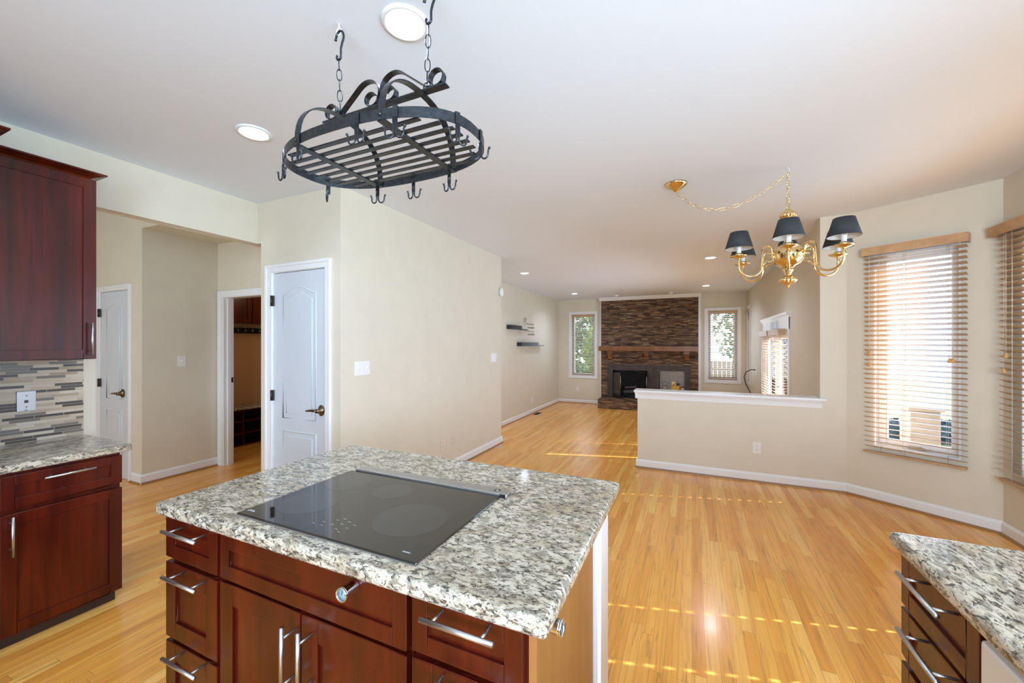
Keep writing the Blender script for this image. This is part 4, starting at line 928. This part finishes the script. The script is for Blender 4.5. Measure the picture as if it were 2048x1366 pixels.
for u in (-1.995, -1.060, -0.115):
    q = MB(); w = 0.066
    q.prism([(u - w, YST - 0.001, 1.239), (u - w, YST - 0.15, 1.239), (u - w, YST - 0.15, 1.170), (u - w, YST - 0.001, 1.170)], (2 * w, 0, 0))
    pts = [(u - w * .8, YST - 0.001, 1.170), (u - w * .8, YST - 0.125, 1.170), (u - w * .8, YST - 0.115, 1.13), (u - w * .8, YST - 0.075, 1.08), (u - w * .8, YST - 0.055, 1.02), (u - w * .8, YST - 0.001, 1.005)]
    q.prism(pts, (1.6 * w, 0, 0)); q.build('corbel', 'mantel_wood', mt, bevel=0.003)
# toys in the niche
YT = 10.88; ZT = 0.203
t_ = thing('toy_truck', (-0.40, YT, ZT), 'yellow plastic toy truck with a white window in the fireplace niche', 'toy')
MB().box(-0.475, YT - 0.05, ZT + 0.03, -0.365, YT + 0.05, ZT + 0.265).build('cab', 'toy_yellow', t_, bevel=0.008); MB().box(-0.463, YT - 0.056, ZT + 0.175, -0.400, YT - 0.05, ZT + 0.262).build('window', 'toy_white', t_)
MB().box(-0.365, YT - 0.05, ZT + 0.03, -0.285, YT + 0.05, ZT + 0.155).build('bed', 'toy_yellow', t_, bevel=0.006); MB().tube([(-0.445, YT - 0.06, ZT + 0.16), (-0.405, YT - 0.06, ZT + 0.215)], 0.010, 8).build('stripe', 'toy_red', t_)
for x in (-0.435, -0.325): MB().lathe([(0.028, -0.06), (0.028, 0.06)], (x, YT, ZT + 0.0285), 16, 'y').build('wheel', 'black_metal', t_)
q = MB(); q.ball((-0.317, YT, ZT + 0.199), 0.034, 8, (1.2, 1, 0.75)); tag(q.build('toy_ball', 'toy_purple', None, loc=(-0.335, YT, ZT + 0.156)), 'dark purple soft ball lying on the yellow toy truck bed', 'toy')
tag(MB().box(-0.278, YT - 0.04, ZT, -0.250, YT + 0.04, ZT + 0.135).build('toy_block', 'toy_red', None, loc=(-0.265, YT, ZT), bevel=0.005), 'narrow red toy block beside the yellow toy truck', 'toy')
tb = thing('toy_house', (-0.215, YT, ZT), 'small cream toy house with brown roof in the niche corner', 'toy')
MB().box(-0.247, YT - 0.04, ZT, -0.178, YT + 0.04, ZT + 0.115).build('walls', 'ivory_plastic', tb); MB().prism([(-0.246, YT - 0.045, ZT + 0.116), (-0.179, YT - 0.045, ZT + 0.116), (-0.212, YT - 0.045, ZT + 0.16)], (0, 0.09, 0)).build('roof', 'mantel_wood', tb); MB().box(-0.226, YT - 0.045, ZT + 0.005, -0.204, YT - 0.04, ZT + 0.07).build('doorway', 'dark_slot', tb)
pl = thing('plush_toy', (-0.65, YT, ZT), 'grey plush toy slumped in the near end of the niche', 'toy')
q = MB(); q.ball((-0.625, YT, ZT + 0.085), 0.085, 8, (0.9, 0.7, 1)); q.ball((-0.625, YT - 0.01, ZT + 0.185), 0.055, 8); q.build('body', 'plush_grey', pl)
for s in (-1, 1): MB().ball((-0.625 + s * 0.045, YT, ZT + 0.235), 0.022, 6).build('ear', 'plush_grey', pl)
for s in (-1, 1): MB().ball((-0.625 + s * 0.075, YT - 0.045, ZT + 0.035), 0.034, 6, (1.3, 1.2, 1)).build('foot', 'plush_grey', pl)

# ------------------------------------------------------------------ living room wall: shelves, lettering, vent, cable
def shelf(y0, y1, z, ysplit, label):
    r = thing('floating_shelf', (XLIV, y0, z), label, 'shelf', 'black ledge shelves on the living room wall')
    MB().box(XLIV, y0, z, XLIV + 0.11, y1, z + 0.020).build('ledge', 'shelf_black', r, bevel=0.002)
    MB().box(XLIV + 0.095, y0, z + 0.020, XLIV + 0.11, ysplit, z + 0.085).build('front_lip', 'shelf_black', r); MB().box(XLIV, y0, z + 0.0205, XLIV + 0.095, y0 + 0.018, z + 0.085).build('end_stop', 'shelf_black', r)
shelf(7.42, 8.35, 1.735, 7.98, 'upper black ledge shelf near the grey wall lettering')
shelf(7.95, 9.42, 1.375, 9.00, 'lower and longer black ledge shelf')
let = thing('wall_lettering', (XLIV + 0.001, 8.6, 1.9), 'small grey script lettering on the living room wall beside the upper shelf', 'wall lettering')
rg = random.Random(11); FL = lambda u, z: (XLIV + 0.004, u, z)
q = MB(); q.tube([FL(8.33, 1.90), FL(8.36, 2.00), FL(8.42, 2.045), FL(8.40, 1.97), FL(8.37, 1.88), FL(8.40, 1.845)], 0.005, 5); q.tube([FL(8.40, 1.95), FL(8.47, 2.02), FL(8.50, 1.98), FL(8.44, 1.94), FL(8.51, 1.90), FL(8.45, 1.86)], 0.006, 5); q.build('capital', 'lettering_grey', let)
for (u0, u1, z, h, st) in ((8.52, 8.97, 1.875, 0.035, 0.05), (8.56, 8.97, 1.79, 0.055, 0.055), (8.38, 8.97, 1.71, 0.028, 0.04), (8.58, 8.97, 1.63, 0.055, 0.055)):
    q = MB(); u = u0; p = []
    while u < u1: p.append(FL(u, z + rg.uniform(0, .4) * h)); p.append(FL(u + st * .35, z + h * rg.uniform(.7, 1))); p.append(FL(u + st * .6, z)); u += st
    q.tube(p, 0.0032, 4); q.build('line', 'lettering_grey', let)
v = thing('floor_vent', (-3.36, 8.86, ZL), 'dark bronze floor register beside the living room baseboard', 'floor vent')
MB().box(-3.42, 8.72, ZL, -3.30, 9.04, ZL + 0.005).build('frame', 'bronze_hinge', v, bevel=0.002)
q = MB()
for k in range(9): q.box(-3.41, 8.74 + k * 0.032, ZL + 0.005, -3.31, 8.752 + k * 0.032, ZL + 0.008)
q.build('louver', 'dark_slot', v)
cb = thing('cable', (XLR, 9.45, 0.89), 'thin black cable looping out of the wall behind the half wall', 'cable')
MB().tube([(XLR - 0.003, 9.46, 0.890), (XLR - 0.08, 9.50, 0.895), (XLR - 0.17, 9.56, 0.84), (XLR - 0.20, 9.60, 0.74), (XLR - 0.18, 9.55, 0.60), (XLR - 0.10, 9.35, 0.40), (XLR - 0.03, 9.2, 0.1)], 0.009, 8).build('wire', 'black_metal', cb)
MB().fbox(F_livr, 9.40, 9.475, 0, 0.006, 0.83, 0.95).build('plate', 'white_plastic', cb)

# ------------------------------------------------------------------ mudroom
bn = thing('shoe_bench', (-5.9, 3.6, 0), 'dark wooden cubby bench with granite seat in the mudroom', 'bench')
MB().box(-6.099, 2.95, 0.505, -5.715, 4.78, 0.540).build('seat', 'granite_side', bn, bevel=0.006)
q = MB()
for z in (0.0, 0.165, 0.335, 0.487): q.box(-6.09, 2.95, z, -5.73, 4.78, z + 0.017)
ys = [2.95 + 0.0, 3.095, 3.50, 3.905, 4.31, 4.76]
for y in ys: q.box(-6.09, y, 0.017, -5.73, y + 0.018, 0.487)
q.build('cubby_frame', 'cherry', bn); MB().box(-6.0985, 2.95, 0, -6.09, 4.78, 0.504).build('back', 'toe_dark', bn)
F_mc = frame((-5.80, 0), (0, 1), (1, 0))
for y0, y1, lab in ((3.27, 3.675, 'cherry wall cabinet nearer the opening, above the mudroom coat hooks'), (3.68, 4.085, 'cherry wall cabinet farther inside the mudroom, above the coat hooks'),):
    r = thing('wall_cabinet', (-5.95, (y0 + y1) / 2, 1.72), lab, 'cabinet', 'mudroom wall cabinets')
    MB().fbox(F_mc, y0, y1, -0.299, -0.021, 1.725, 2.55).build('body', 'cherry', r)
    d = shaker(F_mc, y0 + 0.003, y1 - 0.003, 1.727, 2.548, -0.02, 'door', 'cherry', r, 0.06)
rk = thing('coat_rack', (-6.1, 3.8, 1.63), 'black coat rail with chrome hooks below the mudroom cabinets', 'coat rack')
MB().box(-6.099, 3.0, 1.585, -6.08, 4.7, 1.668).build('rail', 'black_metal', rk)
for k in range(9):
    y = 3.20 + k * 0.105
    q = MB(); q.tube([(-6.08, y, 1.655), (-6.055, y, 1.662), (-6.045, y, 1.680)], 0.005, 6); q.tube([(-6.08, y, 1.64), (-6.06, y, 1.615), (-6.035, y, 1.612), (-6.028, y, 1.632)], 0.005, 6); q.ball((-6.028, y, 1.634), 0.009, 6); q.build('hook', 'chrome', rk)
lamp('mudroom_ceiling_lamp', 'POINT', (-4.9, 3.9, 2.3), 6, (1.0, 0.70, 0.42)).data.shadow_soft_size = 0.12

# ------------------------------------------------------------------ outdoors
tag(MB().box(2.32, -3.2, 2.62, 5.7, 2.45, 2.72).build('sun_block_slab', 'white_trim', None), 'unseen slab added outside to keep sun off the kitchen', 'roof', kind='structure')  # unseen slab added to block sun at the added side window
tag(MB().box(-14, -12, -0.95, 26, 34, -0.85).build('ground', 'grass_green', None), 'sunlit back lawn outside the windows', 'lawn', kind='structure')
hd = MB(); rg = random.Random(5)
def leaves(m, c, r, n, sz, rg):
    for _ in range(n):
        while True:
            p = Vector((rg.uniform(-1, 1), rg.uniform(-1, 1), rg.uniform(-1, 1)))
            if 0.35 < p.length < 1: break
        p = Vector((c[0] + p.x * r[0], c[1] + p.y * r[1], c[2] + p.z * r[2]))
        a = Vector((rg.uniform(-1, 1), rg.uniform(-1, 1), rg.uniform(-1, 1))).normalized() * sz; b_ = a.cross(Vector((rg.uniform(-1, 1), rg.uniform(-1, 1), rg.uniform(-1, 1)))).normalized() * sz * 0.55
        m.add([p - a, p - b_, p + a, p + b_], [(0, 1, 2, 3)])
def tree(x, y, h, cr, n, mat, label, name='tree', rg=random.Random(9), sz=0.13):
    r = thing(name, (x, y, -0.85), label, 'tree', 'trees outside the windows')
    t = MB().tube([(x, y, -0.85), (x + 0.05, y, h * 0.3), (x - 0.03, y + 0.05, h * 0.8)], [0.14, 0.10, 0.04], 10); t.build('trunk', 'bark', r)
    m = MB(); leaves(m, (x, y, h * 0.62), (cr, cr, h * 0.5), n, sz, rg); m.build('crown', mat, r)
tree(-4.9, 17.2, 5.0, 1.6, 3200, 'leaf_dark', 'tall dark green tree behind the window left of the chimney')
tree(-3.10, 14.7, 1.9, 0.62, 1500, 'leaf_bright', 'yellow green bush behind the window left of the chimney')
tree(-3.75, 13.2, 0.75, 0.55, 1200, 'leaf_dark', 'low dark green shrub behind the window left of the chimney', 'shrub')
tree(1.35, 15.5, 4.6, 0.75, 700, 'leaf_dark', 'thin tree behind the window right of the chimney', sz=0.1)
fn = thing('garden_fence', (1.0, 17, -0.85), 'weathered board fence behind the window right of the chimney', 'fence')
q = MB()
for k in range(26): q.box(-0.6 + k * 0.15, 17.0, -0.85, -0.47 + k * 0.15, 17.02, 0.75)
q.build('boards', 'post_wood', fn); q = MB(); q.box(-0.6, 17.02, -0.3, 3.3, 17.06, -0.2); q.box(-0.6, 17.02, 0.4, 3.3, 17.06, 0.5); q.build('rail', 'post_wood', fn)
h = MB(); rg = random.Random(2); h.box(2.6, 12.2, -0.85, 11.0, 12.8, -0.46); leaves(h, (6.8, 12.5, -0.62), (4.2, 0.42, 0.30), 3000, 0.09, rg); tag(h.build('hedge', 'hedge_blue', None), 'low blue green hedge beyond the bay window', 'hedge')
dp = thing('porch_post', (2.76, 7.05, -0.85), 'square brown porch post outside the bay window', 'post')
MB().box(2.61, 6.90, -0.85, 2.91, 7.20, 0.55).build('pillar', 'post_wood', dp, bevel=0.01); MB().box(2.58, 6.87, 0.55, 2.94, 7.23, 0.60).build('cap', 'post_wood', dp, bevel=0.006)
